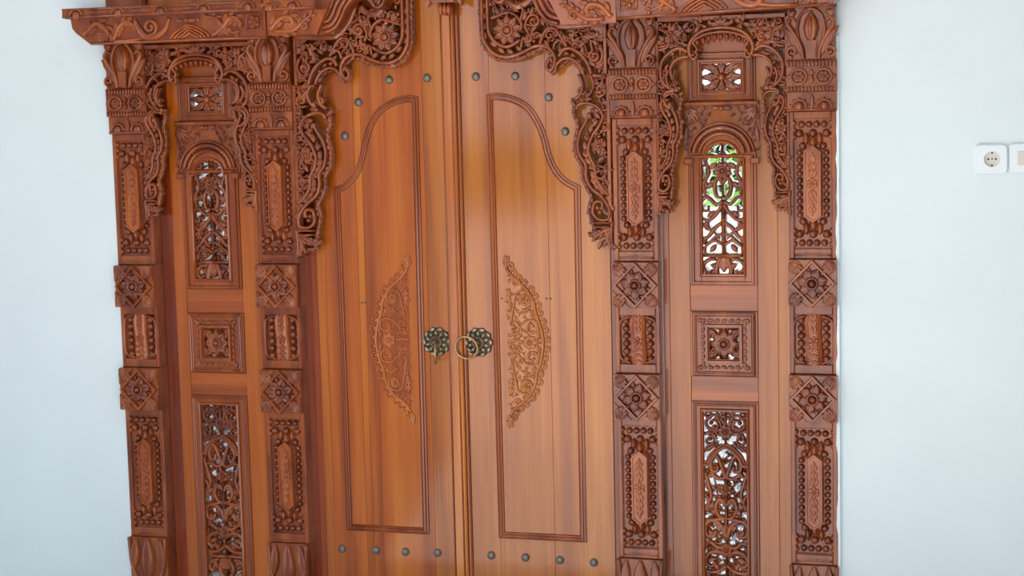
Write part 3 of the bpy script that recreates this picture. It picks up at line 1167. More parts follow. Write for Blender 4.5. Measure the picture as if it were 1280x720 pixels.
    for a, b_ in ((-.094, -.064), (.064, .094)):
        box(f, B(a), B(b_), v0, v1, -.036, .001, .001)
    box(f, B(-.064), B(.064), v1 - .024, v1, -.036, .001, .001)
    box(f, B(-.064), B(.064), v0, v0 + .03, -.036, .001, .001)
    orect(f, -.0645, .0645, v0 + .03, v1 - .024, .006, 0, .008, [(-1, 0), (-.6, 1), (.2, .8), (1, 0)])
    orect(f, -.084, .084, v0 + .008, v1 - .008, .005, 0, .006)
    p = f.build('lower_panel', WD['brown'], e, org, s)
    g = MB()
    stroke(g, [(B(-.064), z1 - .004), (B(-.050), z1 - .004), (B(-.040), z1 + .018), (B(0), z1 + .046), (B(.040), z1 + .018), (B(.050), z1 - .004), (B(.064), z1 - .004)], .0085, W0 + .006, H0 + .006, D0, OGEE, 5)
    g.build('arch_band', WD['brown'], p, org, s)
    g = MB()
    zt_ = v1 - .024
    for sx in (1, -1):
        curl(g, B(sx * .034), zt_ - .040, .024, PI / 2, 1.2, .0048, W0, H0, D0, -sx, [(B(sx * .006), zt_ - .085), (B(sx * .010), zt_ - .05), (B(sx * .022), zt_ - .02)])
        curl(g, B(sx * .046), zt_ - .088, .016, PI / 2, 1.1, .0042, W0, H0, D0, sx)
        curl(g, B(sx * .018), zt_ - .062, .012, 0, 1.0, .0040, W0, H0, D0, sx)
        curl(g, B(sx * .050), zt_ - .016, .013, -1, 1.0, .0038, W0, H0, D0, -sx)
        acanthus(g, [(B(sx * .060), zt_ - .120), (B(sx * .045), zt_ - .108), (B(sx * .022), zt_ - .096)], .004, W0, H0, D0, 4)
        for a in (.3, 1.2, 2.2, 3.4, 4.4, 5.4):
            leaf(g, B(sx * .040), zt_ - .065, a, .026, .006, W0, H0 * .8, D0)
            leaf(g, B(sx * .016), zt_ - .022, a, .020, .005, W0, H0 * .8, D0)
    flower(g, B(0), zt_ - .062, .022, 7, W0 + .004, H0, D0)
    stroke(g, [(B(0), zt_), (B(0), zt_ - .10)], .004, W0, H0, D0, ROUND, 1)
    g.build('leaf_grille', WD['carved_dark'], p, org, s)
    g = MB()
    Zl = lambda y: z1 + .004 - y
    R = .0052
    def st(pts, r=1.0):
        for sg in (1, -1):
            stroke(g, [(B(sg * a), Zl(b)) for a, b in pts], [R * r, R * r * 1.15, R * r * .7], W0, H0, D0, ROUND, 4)
    def lf(a, b, ang, ln=.028, wd=.0085):
        for sg in (1, -1):
            leaf(g, B(sg * a), Zl(b), ang if sg > 0 else PI - ang, ln, wd, W0, H0, D0)
    st([(0, .055), (.010, .02), (.026, -.014), (.042, .002), (.040, .028), (.024, .030), (.022, .014)], 1.2)
    st([(0, .048), (.020, .052), (.040, .042), (.064, .055)])
    st([(0, .05), (0, .40)], 1.1)
    st([(.064, .02), (.052, .06), (.042, .10), (.056, .140)], 1.0)
    st([(0, .13), (.018, .11), (.030, .135), (.018, .162), (0, .165)], 1.1)
    st([(.064, .09), (.050, .115), (.064, .15)], .8)
    st([(0, .225), (.014, .188), (.040, .172), (.060, .188), (.056, .215), (.036, .218), (.030, .200)], 1.4)
    st([(0, .165), (.03, .170), (.064, .172)], 1.0)
    st([(0, .240), (.024, .250), (.045, .235), (.064, .245)], 1.1)
    st([(.002, .275), (.024, .262), (.050, .268), (.060, .292), (.044, .306), (.032, .292)], 1.2)
    st([(0, .300), (.022, .318), (.050, .322), (.064, .315)], 1.1)
    st([(0, .335), (.064, .335)], 1.3)
    st([(.010, .345), (.022, .372), (.016, .395), (0, .40)], 1.3)
    st([(.026, .345), (.050, .352), (.058, .372), (.044, .385)], 1.1)
    for a, b, ang in ((.046, .145, 1.9), (.046, .145, 1.3), (.046, .145, .6), (.030, .028, -.8), (.0, .095, .5), (.0, .110, -.5), (.055, .06, -1.8), (.030, .135, -1.2), (.02, .250, -.9), (.042, .240, .8), (.055, .290, 2.8), (.020, .318, 1.0), (.045, .320, -.8), (.012, .205, .9), (.05, .200, -2.2), (.03, .37, 1.0), (.052, .36, -1)):
        lf(a, b, ang)
    for z in (.082, .255):
        flower(g, B(0), Zl(z), .020, 6, W0 + .004, H0, D0, .5)
    leaf(g, B(0), Zl(.235), PI / 2, .06, .014, W0, H0, D0)
    prism(g, [(B(-.014), Zl(.372)), (B(.014), Zl(.372)), (B(.020), Zl(.340)), (B(-.020), Zl(.340))], W0 - D0, W0 + H0)
    filler(g, [(B(-.060), v0 + .035), (B(.060), v0 + .035), (B(.060), z1 - .02), (B(0), z1 + .03), (B(-.060), z1 - .02)], .024, W0 - .006, H0, D0 - .008, 61, leaves=2)
    g.build('scroll_grille', WD['carved'], p, org, s)
    return e


side_panel(-1, -.012, 'orange side panel with carved grilles, beside the orange door leaf')
side_panel(1, .010, 'paler side panel with carved grilles, green garden showing through')

# ------------------------------------------------------------------ fretwork over the door
FW, FH, FD = .042, .0105, .018     # fret face height above the leaf, relief, thickness


def corner_fret(s, dz, label):
    X = lambda x: .107 + (x - 70) / 7.11 * .002285
    Z = lambda x, y: 1.909 + dz - y / 7.11 * .00232 - (x - 70) * .0000075
    T = lambda pts: [(X(a), Z(a, b)) for a, b in pts]
    org = (s * .28, -.03, 1.70)
    e = empty('corner_fret', org, label, 'fretwork', 'pierced corner frets over the door')
    # plain rim along the crest and the pillar
    rim = MB()
    stroke(rim, T([(585, -60), (600, 20), (650, 115), (720, 195), (800, 232), (1000, 222), (1185, 205)]), .0095, FW - .002, .010, FD, FLATB, 5)
    poly = T([(1095, 640), (1195, 640), (1195, 205), (1165, 205)])
    box(rim, X(1160), X(1192), Z(1180, 640), Z(1180, 200), FW - FD, FW + .006, .002)
    prism(rim, T([(1030, 230), (1165, 225), (1165, 330), (1120, 300)])[::-1], FW - FD, FW + .004)
    stroke(rim, T([(300, -40), (335, 30), (390, 62), (470, 40), (530, -10)]), .010, FW - .002, .010, FD, FLATB, 5)
    rim.build('plain_rim', WD['carved'], e, org, s)
    b = MB()
    # double-ridged band that runs down the inner side and along the bottom
    stroke(b, T([(132, -120), (132, 200), (150, 300), (205, 370), (290, 405), (360, 385), (425, 345)]), .0052, FW, FH, FD)
    stroke(b, T([(82, -120), (82, 270), (105, 370), (170, 455), (280, 492), (400, 470), (500, 425), (560, 402), (630, 400), (690, 430), (728, 490), (725, 555), (700, 600), (668, 600), (655, 565), (690, 505), (705, 540)]), .0055, FW, FH, FD)
    for x, y in ((105, 40), (105, 130), (106, 215), (110, 300), (160, 385), (230, 440), (310, 450), (390, 425), (470, 390)):
        leaf(b, *T([(x - 12, y - 26)])[0], -PI / 2 + (0 if y < 330 else .9), .024, .0078, FW - .002, .009, FD)
    # arch band on the way to the drop
    stroke(b, T([(720, 430), (735, 380), (775, 352), (800, 380)]), .0045, FW, FH, FD)
    stroke(b, T([(770, 490), (800, 440), (865, 422), (950, 465), (1015, 540), (1055, 640)]), .0055, FW, FH, FD)
    stroke(b, T([(700, 640), (735, 605), (745, 560), (800, 515), (865, 508), (930, 545), (970, 600), (985, 642)]), .0050, FW, FH, FD)
    for x, y, a in ((830, 465, -.3), (890, 470, -.7), (950, 520, -1.0), (990, 580, -1.2)):
        leaf(b, *T([(x - 20, y - 4)])[0], a, .016, .006, FW - .002, .009, FD)
    bead(b, *T([(735, 610)])[0], .0075, FW, FH)
    bead(b, *T([(690, 610)])[0], .007, FW, FH)
    stroke(b, T([(990, 655), (1195, 655)]), .0045, FW - .004, .010, FD, FLATB, 1)
    b.build('scroll_band', WD['carved'], e, org, s)
    g = MB()
    stroke(g, T([(165, 160), (200, 150), (265, 125), (330, 112), (400, 150), (440, 215), (425, 270)]), .0048, FW, FH, FD)
    curl(g, *T([(550, 190)])[0], .0195, 2.6, 1.2, .0050, FW, FH, FD, -1, T([(500, 290), (470, 230)]))
    stroke(g, T([(600, 385), (625, 320), (660, 265), (710, 250), (755, 275), (800, 345), (835, 405)]), .0052, FW, FH, FD)
    curl(g, *T([(690, 310)])[0], .014, .5, 1.0, .0042, FW, FH, FD, 1)
    stroke(g, T([(430, 180), (455, 100), (440, 60)]), .0048, FW, FH, FD)
    curl(g, *T([(1085, 490)])[0], .0165, 1.9, 1.25, .0050, FW, FH, FD, 1, T([(1120, 385), (1050, 360)]))
    stroke(g, T([(1130, 400), (1155, 470), (1140, 530), (1100, 560)]), .0048, FW, FH, FD)
    curl(g, *T([(500, 330)])[0], .013, 3, 1.0, .0042, FW, FH, FD, 1, T([(430, 420), (440, 350)]))
    for x, y, a, L in ((210, 60, -1.2, .034), (240, 40, -.8, .028), (275, 80, -1.6, .028), (180, 90, -.5, .024), (330, 80, .2, .03), (470, 90, -1.2, .032), (540, 60, -1.5, .034), (600, 190, .4, .028), (580, 220, -2.2, .03), (640, 230, 2.2, .028), (530, 260, -1.2, .03),
                       (810, 300, -1.1, .03), (850, 330, -.2, .034), (920, 270, -2.0, .03), (960, 330, .3, .03), (1000, 290, -1.0, .034), (900, 380, .6, .026), (970, 400, -1.2, .03), (1010, 330, -1.9, .04), (1110, 340, .5, .024), (1110, 340, 1.6, .022), (1110, 340, 2.6, .024), (1110, 340, -.6, .024), (1110, 340, 3.8, .022),
                       (1080, 590, .3, .028), (1090, 580, 2.4, .028), (1140, 600, 1.8, .03), (770, 400, -1, .025), (640, 350, -.9, .028), (600, 440, 1.2, .026), (470, 380, 1.0, .03), (560, 330, .6, .03), (780, 330, 2, .02)):
        leaf(g, *T([(x, y)])[0], a, L, .0068, FW - .001, FH, FD, random.uniform(-.7, .7))
    fp = T([(440, 90), (560, 30), (650, 180), (800, 270), (1030, 250), (1150, 350), (1150, 600), (1080, 600), (1000, 480), (860, 400), (720, 380), (600, 370), (500, 400), (450, 300)])[::-1]
    filler(g, fp, .027, FW - .003, .010, FD - .006, 11 if s > 0 else 12)
    fp = T([(150, -120), (300, -120), (440, 60), (330, 110), (160, 150)])[::-1]
    filler(g, fp, .027, FW - .003, .010, FD - .006, 13 if s > 0 else 14)
    g.build('leaf_scrolls', WD['carved'], e, org, s)['kind'] = 'stuff'
    f = MB()
    fc = T([(305, 262)])[0]
    flower(f, *fc, .043, 9, FW - .002, FH, FD, .2, .26)
    for i in range(9):
        a = .2 + (i + .5) * 2 * PI / 9
        bead(f, fc[0] + .030 * math.cos(a), fc[1] + .030 * math.sin(a), .0045, FW - .004, .012)
        stroke(f, [(fc[0] + .01 * math.cos(a), fc[1] + .01 * math.sin(a)), (fc[0] + .048 * math.cos(a), fc[1] + .048 * math.sin(a))], .002, FW - .008, .006, .006, ROUND, 1)
    f.build('open_flower', WD['carved'], e, org, s)
    g = MB()
    fringe(g, T([(55, -100), (58, 270), (80, 380), (150, 480), (280, 520), (410, 500), (520, 455), (590, 430), (650, 440), (690, 480)]), .0068, FW - .006, .010, FD - .006, .0135)
    fringe(g, T([(760, 590), (800, 545), (865, 535), (925, 570), (955, 625)]), .0055, FW - .004, .010, FD - .006, .014)
    g.build('bead_fringe', WD['carved'], e, org, s)['kind'] = 'stuff'
    return e


def s_drop(v_top, x_out, W_, H_, seed, full=True):
    """hanging fret: u measured from its straight outer edge inwards (0..W_), v downwards (0..H_)"""
    rim, b, g, fr = MB(), MB(), MB(), MB()
    T = lambda pts: [(x_out - (185 - a) / 135 * W_, v_top - (c - 40) / 660 * H_) for a, c in pts]
    k = W_ / .105
    r = .0050 * (.55 + .45 * k)
    box(rim, *sorted((T([(171, 40)])[0][0], x_out)), T([(0, 600)])[0][1], v_top, FW - FD, FW + .005, .002)
    band_a = [(60, 170), (72, 152), (105, 148), (140, 165), (158, 195), (146, 230), (118, 270), (102, 315), (108, 350), (125, 385), (128, 425), (148, 462), (172, 490)]
    band_b = [(112, 205), (108, 188), (96, 215), (74, 255), (64, 300), (72, 345), (92, 378), (92, 420), (108, 462), (150, 500), (176, 545), (172, 580), (140, 584), (116, 560), (122, 520), (148, 518), (152, 545)]
    for q in (band_a, band_b):
        stroke(b, T(q), r, FW, FH, FD)
    stroke(b, T([(72, 40), (86, 80), (76, 115), (58, 132)]), r, FW, FH, FD)
    stroke(b, T([(112, 40), (126, 72), (118, 105), (100, 124), (104, 108)]), r, FW, FH, FD)
    if full:
        for y in (596, 612):
            stroke(b, T([(120, y), (185, y)]), .0032, FW, FH, FD, ROUND, 1)
    stroke(b, T([(185, 590), (182, 650), (190, 700)]), [r * 1.2, r * .9, r * .3], FW, FH, FD)
    mid = smooth_path(T([(108, 168), (124, 182), (122, 212), (98, 256), (84, 306), (88, 350), (108, 388), (110, 424), (126, 462), (160, 496), (178, 540)]), 3)
    for i in range(1, len(mid) - 1, 2):
        t = mid[i + 1] - mid[i - 1]
        a = math.atan2(t[1], t[0])
        leaf(b, mid[i][0], mid[i][1], a + .35, .026 * k ** .7, .0085 * k ** .7, FW - .003, .009, FD)
    for i in range(2, len(mid) - 1, 4):
        bead(b, mid[i][0], mid[i][1], .0075 * k ** .7, FW - .003, .010)
    flower(g, *T([(140, 308)])[0], .024 * k ** .6, 7, FW - .003, FH, FD, .2, .34)
    curl(g, *T([(143, 412)])[0], .0185 * k ** .7, 1, 1.15, .0042 * k ** .5, FW - .002, FH, FD, -1)
    curl(g, *T([(160, 470)])[0], .013 * k ** .7, 2, 1.0, .0038 * k ** .5, FW - .002, FH, FD, 1)
    curl(g, *T([(150, 100)])[0], .019 * k ** .7, 4, 1.15, .0044 * k ** .5, FW - .002, FH, FD, 1)
    curl(g, *T([(80, 100)])[0], .013 * k ** .7, 0, 1.0, .0040 * k ** .5, FW - .002, FH, FD, -1)
    curl(g, *T([(165, 240)])[0], .014 * k ** .7, 2, 1.0, .0040 * k ** .5, FW - .002, FH, FD, -1)
    for (x, y) in ((132, 540), (148, 540), (140, 556)):
        bead(g, *T([(x, y)])[0], .0068 * k ** .5, FW, FH)
    for x, y, a in ((130, 60, -1), (160, 60, -1.8), (150, 150, .4), (120, 135, 2.8), (165, 350, 2), (165, 380, -2), (135, 370, 1), (160, 430, -.8), (60, 160, 2.6), (165, 210, 1.8), (140, 640, 2.9), (130, 655, 2.2), (165, 640, -1.2), (150, 665, -2.6), (175, 670, -1.0), (172, 520, 1.4), (118, 240, 1.2), (90, 130, -1.2)):
        leaf(g, *T([(x, y)])[0], a, .028 * k ** .6, .0066 * k ** .6, FW - .002, FH, FD, random.uniform(-.6, .6))
    filler(g, T([(120, 45), (172, 45), (172, 480), (150, 470), (130, 400), (105, 320), (150, 220), (150, 160)])[::-1], max(.019, .026 * k ** .6), FW - .003, .010, FD - .006, seed)
    acanthus(g, T([(180, 615), (150, 630), (115, 650), (108, 640)]), .0055 * k ** .5, FW - .002, FH, FD, 4)
    acanthus(g, T([(178, 620), (165, 660), (186, 690)]), .005 * k ** .5, FW - .002, FH, FD, 3)
    fringe(fr, T([(52, 150), (48, 190), (62, 230), (50, 290), (54, 345), (76, 385), (78, 430), (96, 475), (108, 500), (98, 540), (108, 590), (120, 640)]), .0075 * k ** .5, FW - .006, .010, FD - .006, .0145 * k ** .5)
    return rim, b, g, fr


def drop_fret(name, s, v_top, x_out, W_, H_, label, grp, seed, mirror=False):
    ox = s * (x_out - W_ / 2)
    org = (ox, -.03, v_top - H_)
    e = empty(name, org, label, 'fretwork', grp)
    parts = s_drop(v_top, x_out if not mirror else 0, W_, H_, seed)
    for q, (nm, mat) in zip(parts, (('plain_rim', 'carved'), ('scroll_band', 'carved'), ('leaf_scrolls', 'carved'), ('bead_fringe', 'carved'))):
        if mirror:
            t = MB()
            t.merge(q, du=x_out, su=-1)
            q = t
        o = q.build(nm, WD[mat], e, org, s)
        if nm in ('leaf_scrolls', 'bead_fringe'):
            o['kind'] = 'stuff'
    return e


corner_fret(-1, -.004, 'pierced corner fret above the orange door leaf')
corner_fret(1, .002, 'pierced corner fret above the paler door leaf')
drop_fret('hanging_fret', -1, 1.688, .476, .112, .505, 'long hanging fret beside the orange door leaf', 'long hanging frets beside the door', 31)
drop_fret('hanging_fret', 1, 1.695, .474, .104, .490, 'long hanging fret beside the paler door leaf', 'long hanging frets beside the door', 32)


# ------------------------------------------------------------------ fretwork over the side panels
def arch_fret(s, dz, label):
    cx = .783
    org = (s * cx, -.03, 1.70)
    e = empty('arch_fret', org, label, 'fretwork', 'arched frets over the side panels')
    X = lambda x: cx + x / 5.144 * .00224
    Z = lambda y: 1.838 + dz - (y - 45) / 5.144 * .0023
    rim, b, g, fr = MB(), MB(), MB(), MB()
    box(rim, X(-415), X(415), Z(74), Z(45), FW - FD, FW + .004, .002)
    for sg in (1, -1):
        box(rim, *sorted((X(sg * 418), X(sg * 392))), Z(365), Z(46), FW - FD, FW + .004, .002)
    # main arch: two ridges
    def both(pts, r, mb_=b):
        for sg in (1, -1):
            stroke(mb_, [(X(sg * a), Z(c)) for a, c in pts], r, FW, FH, FD)
    full = [(-190, 290), (-200, 235), (-172, 178), (-110, 135), (0, 118), (110, 135), (172, 178), (200, 235), (190, 290)]
    stroke(b, [(X(a), Z(c)) for a, c in full], .0058, FW, FH, FD)
    full = [(-160, 270), (-150, 240), (-172, 205), (-150, 180), (-90, 155), (0, 144), (90, 155), (150, 180), (172, 205), (150, 240), (160, 270)]
    stroke(b, [(X(a), Z(c)) for a, c in full], .0042, FW - .002, FH, FD)
    for t in np.linspace(-1, 1, 9):
        bead(fr, X(150 * t), Z(170 + 30 * t * t), .0068, FW - .006, .012)
        leaf(fr, X(150 * t), Z(160 + 30 * t * t), -PI / 2, .016, .005, FW - .008, .010, .006)
    both([(210, 262), (250, 236), (300, 246), (355, 290), (382, 350), (372, 430), (330, 472), (280, 488), (262, 470)], .0055)
    both([(200, 290), (240, 290), (290, 312), (316, 355), (310, 410), (290, 440)], .0046)
    both([(290, 490), (345, 500), (362, 540), (345, 582), (300, 598)], .0052)
    for sg in (1, -1):
        for x, y in ((262, 262), (305, 282), (340, 330), (345, 390), (320, 440)):
            bead(b, X(sg * (x - 6)), Z(y + 6), .0052, FW - .006, .010)
            leaf(b, X(sg * x), Z(y), random.uniform(0, 6), .018, .006, FW - .004, .010, FD)
        curl(b, X(sg * 172), Z(285), .0125, PI / 2, 1.0, .0042, FW, FH, FD, sg)
        # corner leaf stars
        for cx_, cy_, n in ((310, 140, 6), (235, 130, 5), (360, 200, 5), (260, 200, 4), (130, 96, 4)):
            for i in range(n):
                a = i * 2 * PI / n + cx_
                leaf(g, X(sg * cx_), Z(cy_), a, .029, .0070, FW - .003, FH, FD, random.uniform(-.5, .5))
            bead(g, X(sg * cx_), Z(cy_), .006, FW, FH)
        stroke(g, [(X(sg * 395), Z(110)), (X(sg * 330), Z(150)), (X(sg * 330), Z(220)), (X(sg * 392), Z(245))], .0045, FW - .002, FH, FD)
        stroke(g, [(X(sg * 392), Z(225)), (X(sg * 320), Z(215)), (X(sg * 250), Z(225))], .0040, FW - .004, FH, FD)
        curl(g, X(sg * 255), Z(185), .013, 1, 1.1, .0042, FW - .002, FH, FD, sg)
        fp = [(X(sg * 150), Z(80)), (X(sg * 390), Z(80)), (X(sg * 390), Z(250)), (X(sg * 260), Z(225)), (X(sg * 210), Z(180))]
        filler(g, fp, .026, FW - .004, .010, FD - .006, 41 + sg)
    # crest leaf in the middle
    for a in (.3, .9, PI / 2, PI - .9, PI - .3):
        leaf(g, X(0), Z(112), a, .030 if abs(a - PI / 2) < .8 else .036, .0075, FW, FH, FD)
    for sg in (1, -1):
        leaf(g, X(sg * 60), Z(108), 1.2 if sg > 0 else PI - 1.2, .022, .006, FW, FH, FD)
    rim.build('plain_rim', WD['carved'], e, org, s)
    b.build('scroll_band', WD['carved'], e, org, s)
    g.build('leaf_scrolls', WD['carved'], e, org, s)['kind'] = 'stuff'
    fr.build('bead_fringe', WD['carved'], e, org, s)['kind'] = 'stuff'
    return e


arch_fret(-1, -.018, 'arched fret above the side panel farthest from the socket')
arch_fret(1, .004, 'arched fret above the side panel nearest the socket')
G = 'short hanging frets over the side panels'
drop_fret('short_hanging_fret', -1, 1.692, .968, .072, .40, 'short hanging fret beside the pillar farthest from the socket', G, 51)
drop_fret('short_hanging_fret', -1, 1.692, .602, .066, .37, 'short hanging fret between the orange side panel and the pillar by the orange door leaf', G, 52, True)
drop_fret('short_hanging_fret', 1, 1.700, .604, .066, .40, 'short hanging fret between the paler side panel and the pillar by the paler door leaf', G, 53, True)
drop_fret('short_hanging_fret', 1, 1.700, .966, .072, .40, 'short hanging fret beside the pillar nearest the socket', G, 54)


# ------------------------------------------------------------------ cornice and crest
def cornice(s, zb, tilt, label):
    org = (s * .8, -.05, zb)
    e = empty('cornice', org, label, 'cornice')
    zb_ = 0
    # face board with its cut end
    f = MB()
    prism(f, [(.515, 0), (1.080, 0), (1.128, .036), (1.140, .050), (1.145, .078), (.515, .078)], .046, .125)
    o = f.build('face_board', WD['carved'], e, (s * .8, -.05, 0), s)
    t = MB()
    prism(t, [(.515, .0775), (1.150, .0775), (1.160, .085), (1.160, .108), (.515, .108)], .046, .145)
    stroke(t, [(.515, .083), (1.158, .083)], .0035, .145, .005, 0, ROUND, 1)
    stroke(t, [(.515, .104), (1.158, .104)], .003, .145, .004, 0, ROUND, 1)
    t.build('top_fascia', WD['carved'], e, (s * .8, -.05, 0), s)
    for i in range(5):
        u = 1.112 - i * .1385
        m_ = MB()
        stroke(m_, [(u + .021 * math.cos(a), .087 + .017 * math.sin(a)) for a in np.linspace(0, PI, 7)], .0032, .145, .007)
        bead(m_, u, .088, .0135, .144, .010)
        m_.build('lunette', WD['carved'], e, (s * .8, -.05, 0), s)
        m_ = MB()
        leaf(m_, u - .035, .094, PI, .030, .006, .145, .005)
        leaf(m_, u - .072, .094, PI, .030, .006, .145, .005)
        m_.build('fascia_leaf', WD['carved'], e, (s * .8, -.05, 0), s)
    c = MB()
    w = .125
    acanthus(c, [(1.10, .030), (1.06, .062), (1.03, .050), (1.02, .028), (1.045, .022)], .008, w, .012, 0, 5)
    acanthus(c, [(1.00, .012), (.985, .045), (.955, .064), (.93, .050)], .007, w, .012, 0, 5)
    curl(c, .880, .046, .024, -PI / 2, 1.3, .0065, w, .012, 0, -1, [(1.0, .008), (.93, .010)])
    stroke(c, [(.93, .068), (.918, .045), (.895, .018), (.86, .018), (.83, .040), (.818, .070)], [.006, .009, .010, .010, .008, .006], w, .012)
    stroke(c, [(1.08, .004), (.515, .004)], .0035, w, .006, 0, ROUND, 1)
    for q in range(4):
        stroke(c, [(.815 - q * .012, .010), (.800 - q * .014, .026 - q * .002), (.755, .046 - q * .007), (.705 + q * .014, .026 - q * .002), (.690 + q * .012, .010)], .0038, w, .010)
    for t_ in np.linspace(.1, .9, 9):
        bead(c, .80 - .1 * t_, .010 + .014 * math.sin(PI * t_), .0036, w, .006, 6)
    for u in (.775, .735):
        leaf(c, u, .060, 0, .024, .007, w, .010)
        bead(c, u - .01, .062, .006, w, .009)
    acanthus(c, [(.68, .014), (.645, .040), (.625, .062), (.60, .060), (.60, .044)], .008, w, .012, 0, 5)
    acanthus(c, [(.70, .070), (.665, .060), (.64, .030), (.60, .016)], .006, w, .011, 0, 5)
    flower(c, .548, .048, .020, 5, w, .012)
    stroke(c, [(.572, .025), (.572, .070), (.526, .070), (.526, .025), (.572, .025)], .003, w, .007, 0, ROUND, 1)
    c.build('leaf_carving', WD['carved_light'], e, (s * .8, -.05, 0), s)
    e.rotation_euler = (0, -tilt * 1.0, 0)
    return e


cornice(-1, 1.822, 0, 'straight carved cornice end jutting past the wall')
cornice(1, 1.844, .028, 'straight carved cornice end on the socket side')


def crest():
    org = (0, -.05, 1.82)
    e = empty('crest_board', org, 'raised lobed centre of the cornice above the door frets', 'cornice')
    half = [(.510, 1.828), (.345, 1.828), (.312, 1.838), (.288, 1.866), (.272, 1.898), (.250, 1.922), (.225, 1.928), (.203, 1.912), (.185, 1.892), (.160, 1.902), (.148, 1.935), (.13, 1.98), (.07, 2.02), (0, 2.04)]
    sm = smooth_path(half, 4)
    poly = [(.510, 2.158), (-.510, 2.158)] + [(-a, b) for a, b in sm] + [(a, b) for a, b in sm[::-1][1:]]
    m_ = MB()
    prism(m_, poly, .047, .095)
    m_.build('crest_panel', WD['carved'], e, org)
    for s in (1, -1):
        m_ = MB()
        for i, (off, r) in enumerate(((.006, .006), (.020, .008), (.036, .007), (.050, .005))):
            p = np.array(half[1:12])
            t = np.gradient(p, axis=0)
            t /= np.linalg.norm(t, axis=1)[:, None]
            nrm = np.stack([t[:, 1], -t[:, 0]], 1)
            nrm = np.where(nrm[:, 1:] < 0, nrm, nrm)
            q = p + nrm * off
            stroke(m_, [tuple(x) for x in q[: (11 if i < 2 else 5)]], r, .095, .014 - i * .002, 0, ROUND, 5)
        m_.build('sweeping_molding', WD['carved'], e, org, s)
        m_ = MB()
        box(m_, .352, .512, 1.8982, 1.930, .09, .145, .002)
        stroke(m_, [(.352, 1.903), (.512, 1.903)], .0035, .145, .005, 0, ROUND, 1)
        for u in (.492, .42):
            stroke(m_, [(u + .022 * math.cos(a), 1.906 + .018 * math.sin(a)) for a in np.linspace(0, PI, 7)], .0035, .145, .007)
            bead(m_, u, 1.907, .014, .144, .010)
        m_.build('top_fascia', WD['carved'], e, org, s)
        m_ = MB()
        prism(m_, [(.36, 1.829), (.512, 1.829), (.512, 1.898), (.325, 1.898), (.345, 1.86)], .09, .122)
        acanthus(m_, [(.500, 1.845), (.470, 1.875), (.440, 1.880), (.430, 1.862), (.445, 1.852)], .008, .122, .012, 0, 5)
        acanthus(m_, [(.480, 1.840), (.430, 1.842), (.395, 1.868), (.370, 1.885)], .007, .122, .012, 0, 5)
        curl(m_, .395, 1.852, .014, 0, 1.1, .005, .122, .012, 0, 1)
        m_.build('leaf_carving', WD['carved_light'], e, org, s)
    return e


crest()
# pendant that hangs from the crest in front of the batten
org = (.003, -.06, 1.86)
e = empty('crest_pendant', org, 'small carved pendant hanging at the top over the meeting batten', 'pendant')
m = MB()
prism(m, [(-.026, 1.905), (.034, 1.905), (.052, 1.935), (.052, 2.015), (-.046, 2.015), (-.046, 1.935)], .03, .075)
m.build('pendant_block', WD['carved'], e, org)
m = MB()
for u in (-.009, .003, .015):
    leaf(m, u, 1.905, -PI / 2, .034, .0075, .045, .016, .012, 0, ROUND)
for sg in (1, -1):
    leaf(m, .003 + sg * .040, 1.935, -PI / 2 + sg * .25, .040, .009, .050, .014, .012)
m.build('pendant_leaf', WD['carved_light'], e, org)

# frieze above the cornice: boards with short posts between them
org = (0, 0, 2.0)
e = empty('frieze', org, 'plain amber frieze boards above the cornice', 'frieze')
for s in (1, -1):
    m = MB()
    box(m, .608, .950, 1.926, 2.16, -.03, .012, .002)
    m.build('frieze_board', WD['amber'], e, org, s)
    m = MB()
    box(m, .50, 1.13, 2.161, 2.33, -.03, .10, .006)
    m.build('top_rail', WD['carved'], e, org, s)
m = MB()
box(m, -.499, .499, 2.161, 2.33, -.03, .10, .006)
m.build('top_rail', WD['carved'], e, org)

# ------------------------------------------------------------------ socket and switch
def squircle(u0, u1, v0, v1, n=40, e=9.0):
    cu, cv, a, b = (u0 + u1) / 2, (v0 + v1) / 2, (u1 - u0) / 2, (v1 - v0) / 2
    pts = []
    for i in range(n):
        t = 2 * PI * i / n
        c, d = math.cos(t), math.sin(t)
        k = (abs(c) ** e + abs(d) ** e) ** (-1 / e)
        pts.append((cu + a * k * c, cv + b * k * d))
    return pts


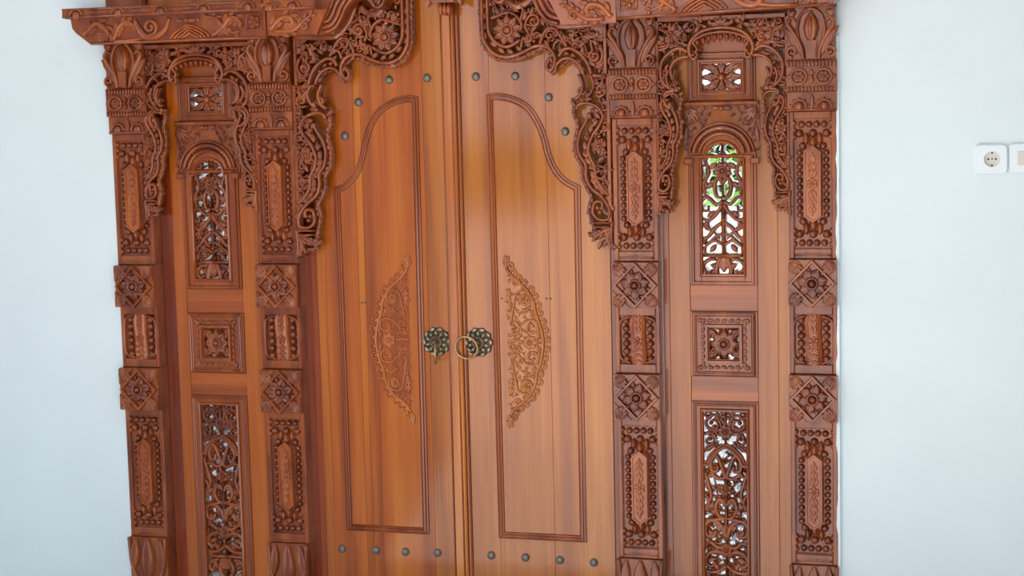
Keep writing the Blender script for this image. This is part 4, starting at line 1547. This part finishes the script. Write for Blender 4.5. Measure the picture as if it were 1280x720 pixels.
def plate(mb, u0, u1, v0, v1, hole=None):
    o = squircle(u0, u1, v0, v1)
    i1 = squircle(u0 + .003, u1 - .003, v0 + .003, v1 - .003)
    n = len(o)
    rings = [[(x, y, WY) for x, y in o], [(x, y, WY + .0075) for x, y in o], [(x, y, WY + .0105) for x, y in i1]]
    if hole is not None:
        hu, hv, hr = hole
        for r, w in ((1.06, .0105), (1.0, .0095), (.97, .0015)):
            rings.append([(hu + hr * r * math.cos(2 * PI * i / n), hv + hr * r * math.sin(2 * PI * i / n), WY + w) for i in range(n)])
    V = [p for r in rings for p in r]
    F = []
    for q in range(len(rings) - 1):
        for i in range(n):
            j = (i + 1) % n
            F.append((q * n + i, q * n + j, (q + 1) * n + j, (q + 1) * n + i))
    if hole is None:
        F.append(tuple(range(2 * n, 3 * n)))
    mb.add(V, F, False)


org = (1.4875, -WY, 1.436)
e = empty('wall_socket', org, 'square white wall socket with a round recess', 'socket')
c = (1.4895, 1.4435)
m = MB()
plate(m, 1.446, 1.529, 1.404, 1.482, (c[0], c[1], .0198))
m.build('cover_plate', M_PLASTIC, e, org)
m = MB()
nn = 24
m.add([(c[0] + .0195 * math.cos(2 * PI * i / nn), c[1] + .0195 * math.sin(2 * PI * i / nn), WY + .002) for i in range(nn)] + [(c[0] + .0195 * math.cos(2 * PI * i / nn), c[1] + .0195 * math.sin(2 * PI * i / nn), WY + .0005) for i in range(nn)],
      [tuple(range(nn))] + [(i + nn, (i + 1) % nn + nn, (i + 1) % nn, i) for i in range(nn)], False)
m.build('recess', M_PLASTIC2, e, org)
for du, dv, r in ((-.0095, 0, .0028), (.0095, 0, .0028), (0, 0, .0022), (0, .0165, .0026), (0, -.0165, .0026)):
    m = MB()
    bead(m, c[0] + du, c[1] + dv, r, WY + .002, .0006, 8)
    m.build('contact_hole', M_HOLE, e, org)
org = (1.572, -WY, 1.436)
e = empty('light_switch', org, 'white light switch cut by the edge of the photo', 'switch')
m = MB()
plate(m, 1.5325, 1.6135, 1.4055, 1.4835)
m.build('cover_plate', M_PLASTIC, e, org)
m = MB()
box(m, 1.5535, 1.5925, 1.428, 1.463, WY + .009, WY + .0135, .002)
m.build('rocker', M_PLASTIC2, e, org)
m = MB()
bead(m, 1.5480, 1.4455, .0022, WY + .0095, .001, 8)
m.build('indicator', M_HOLE, e, org)
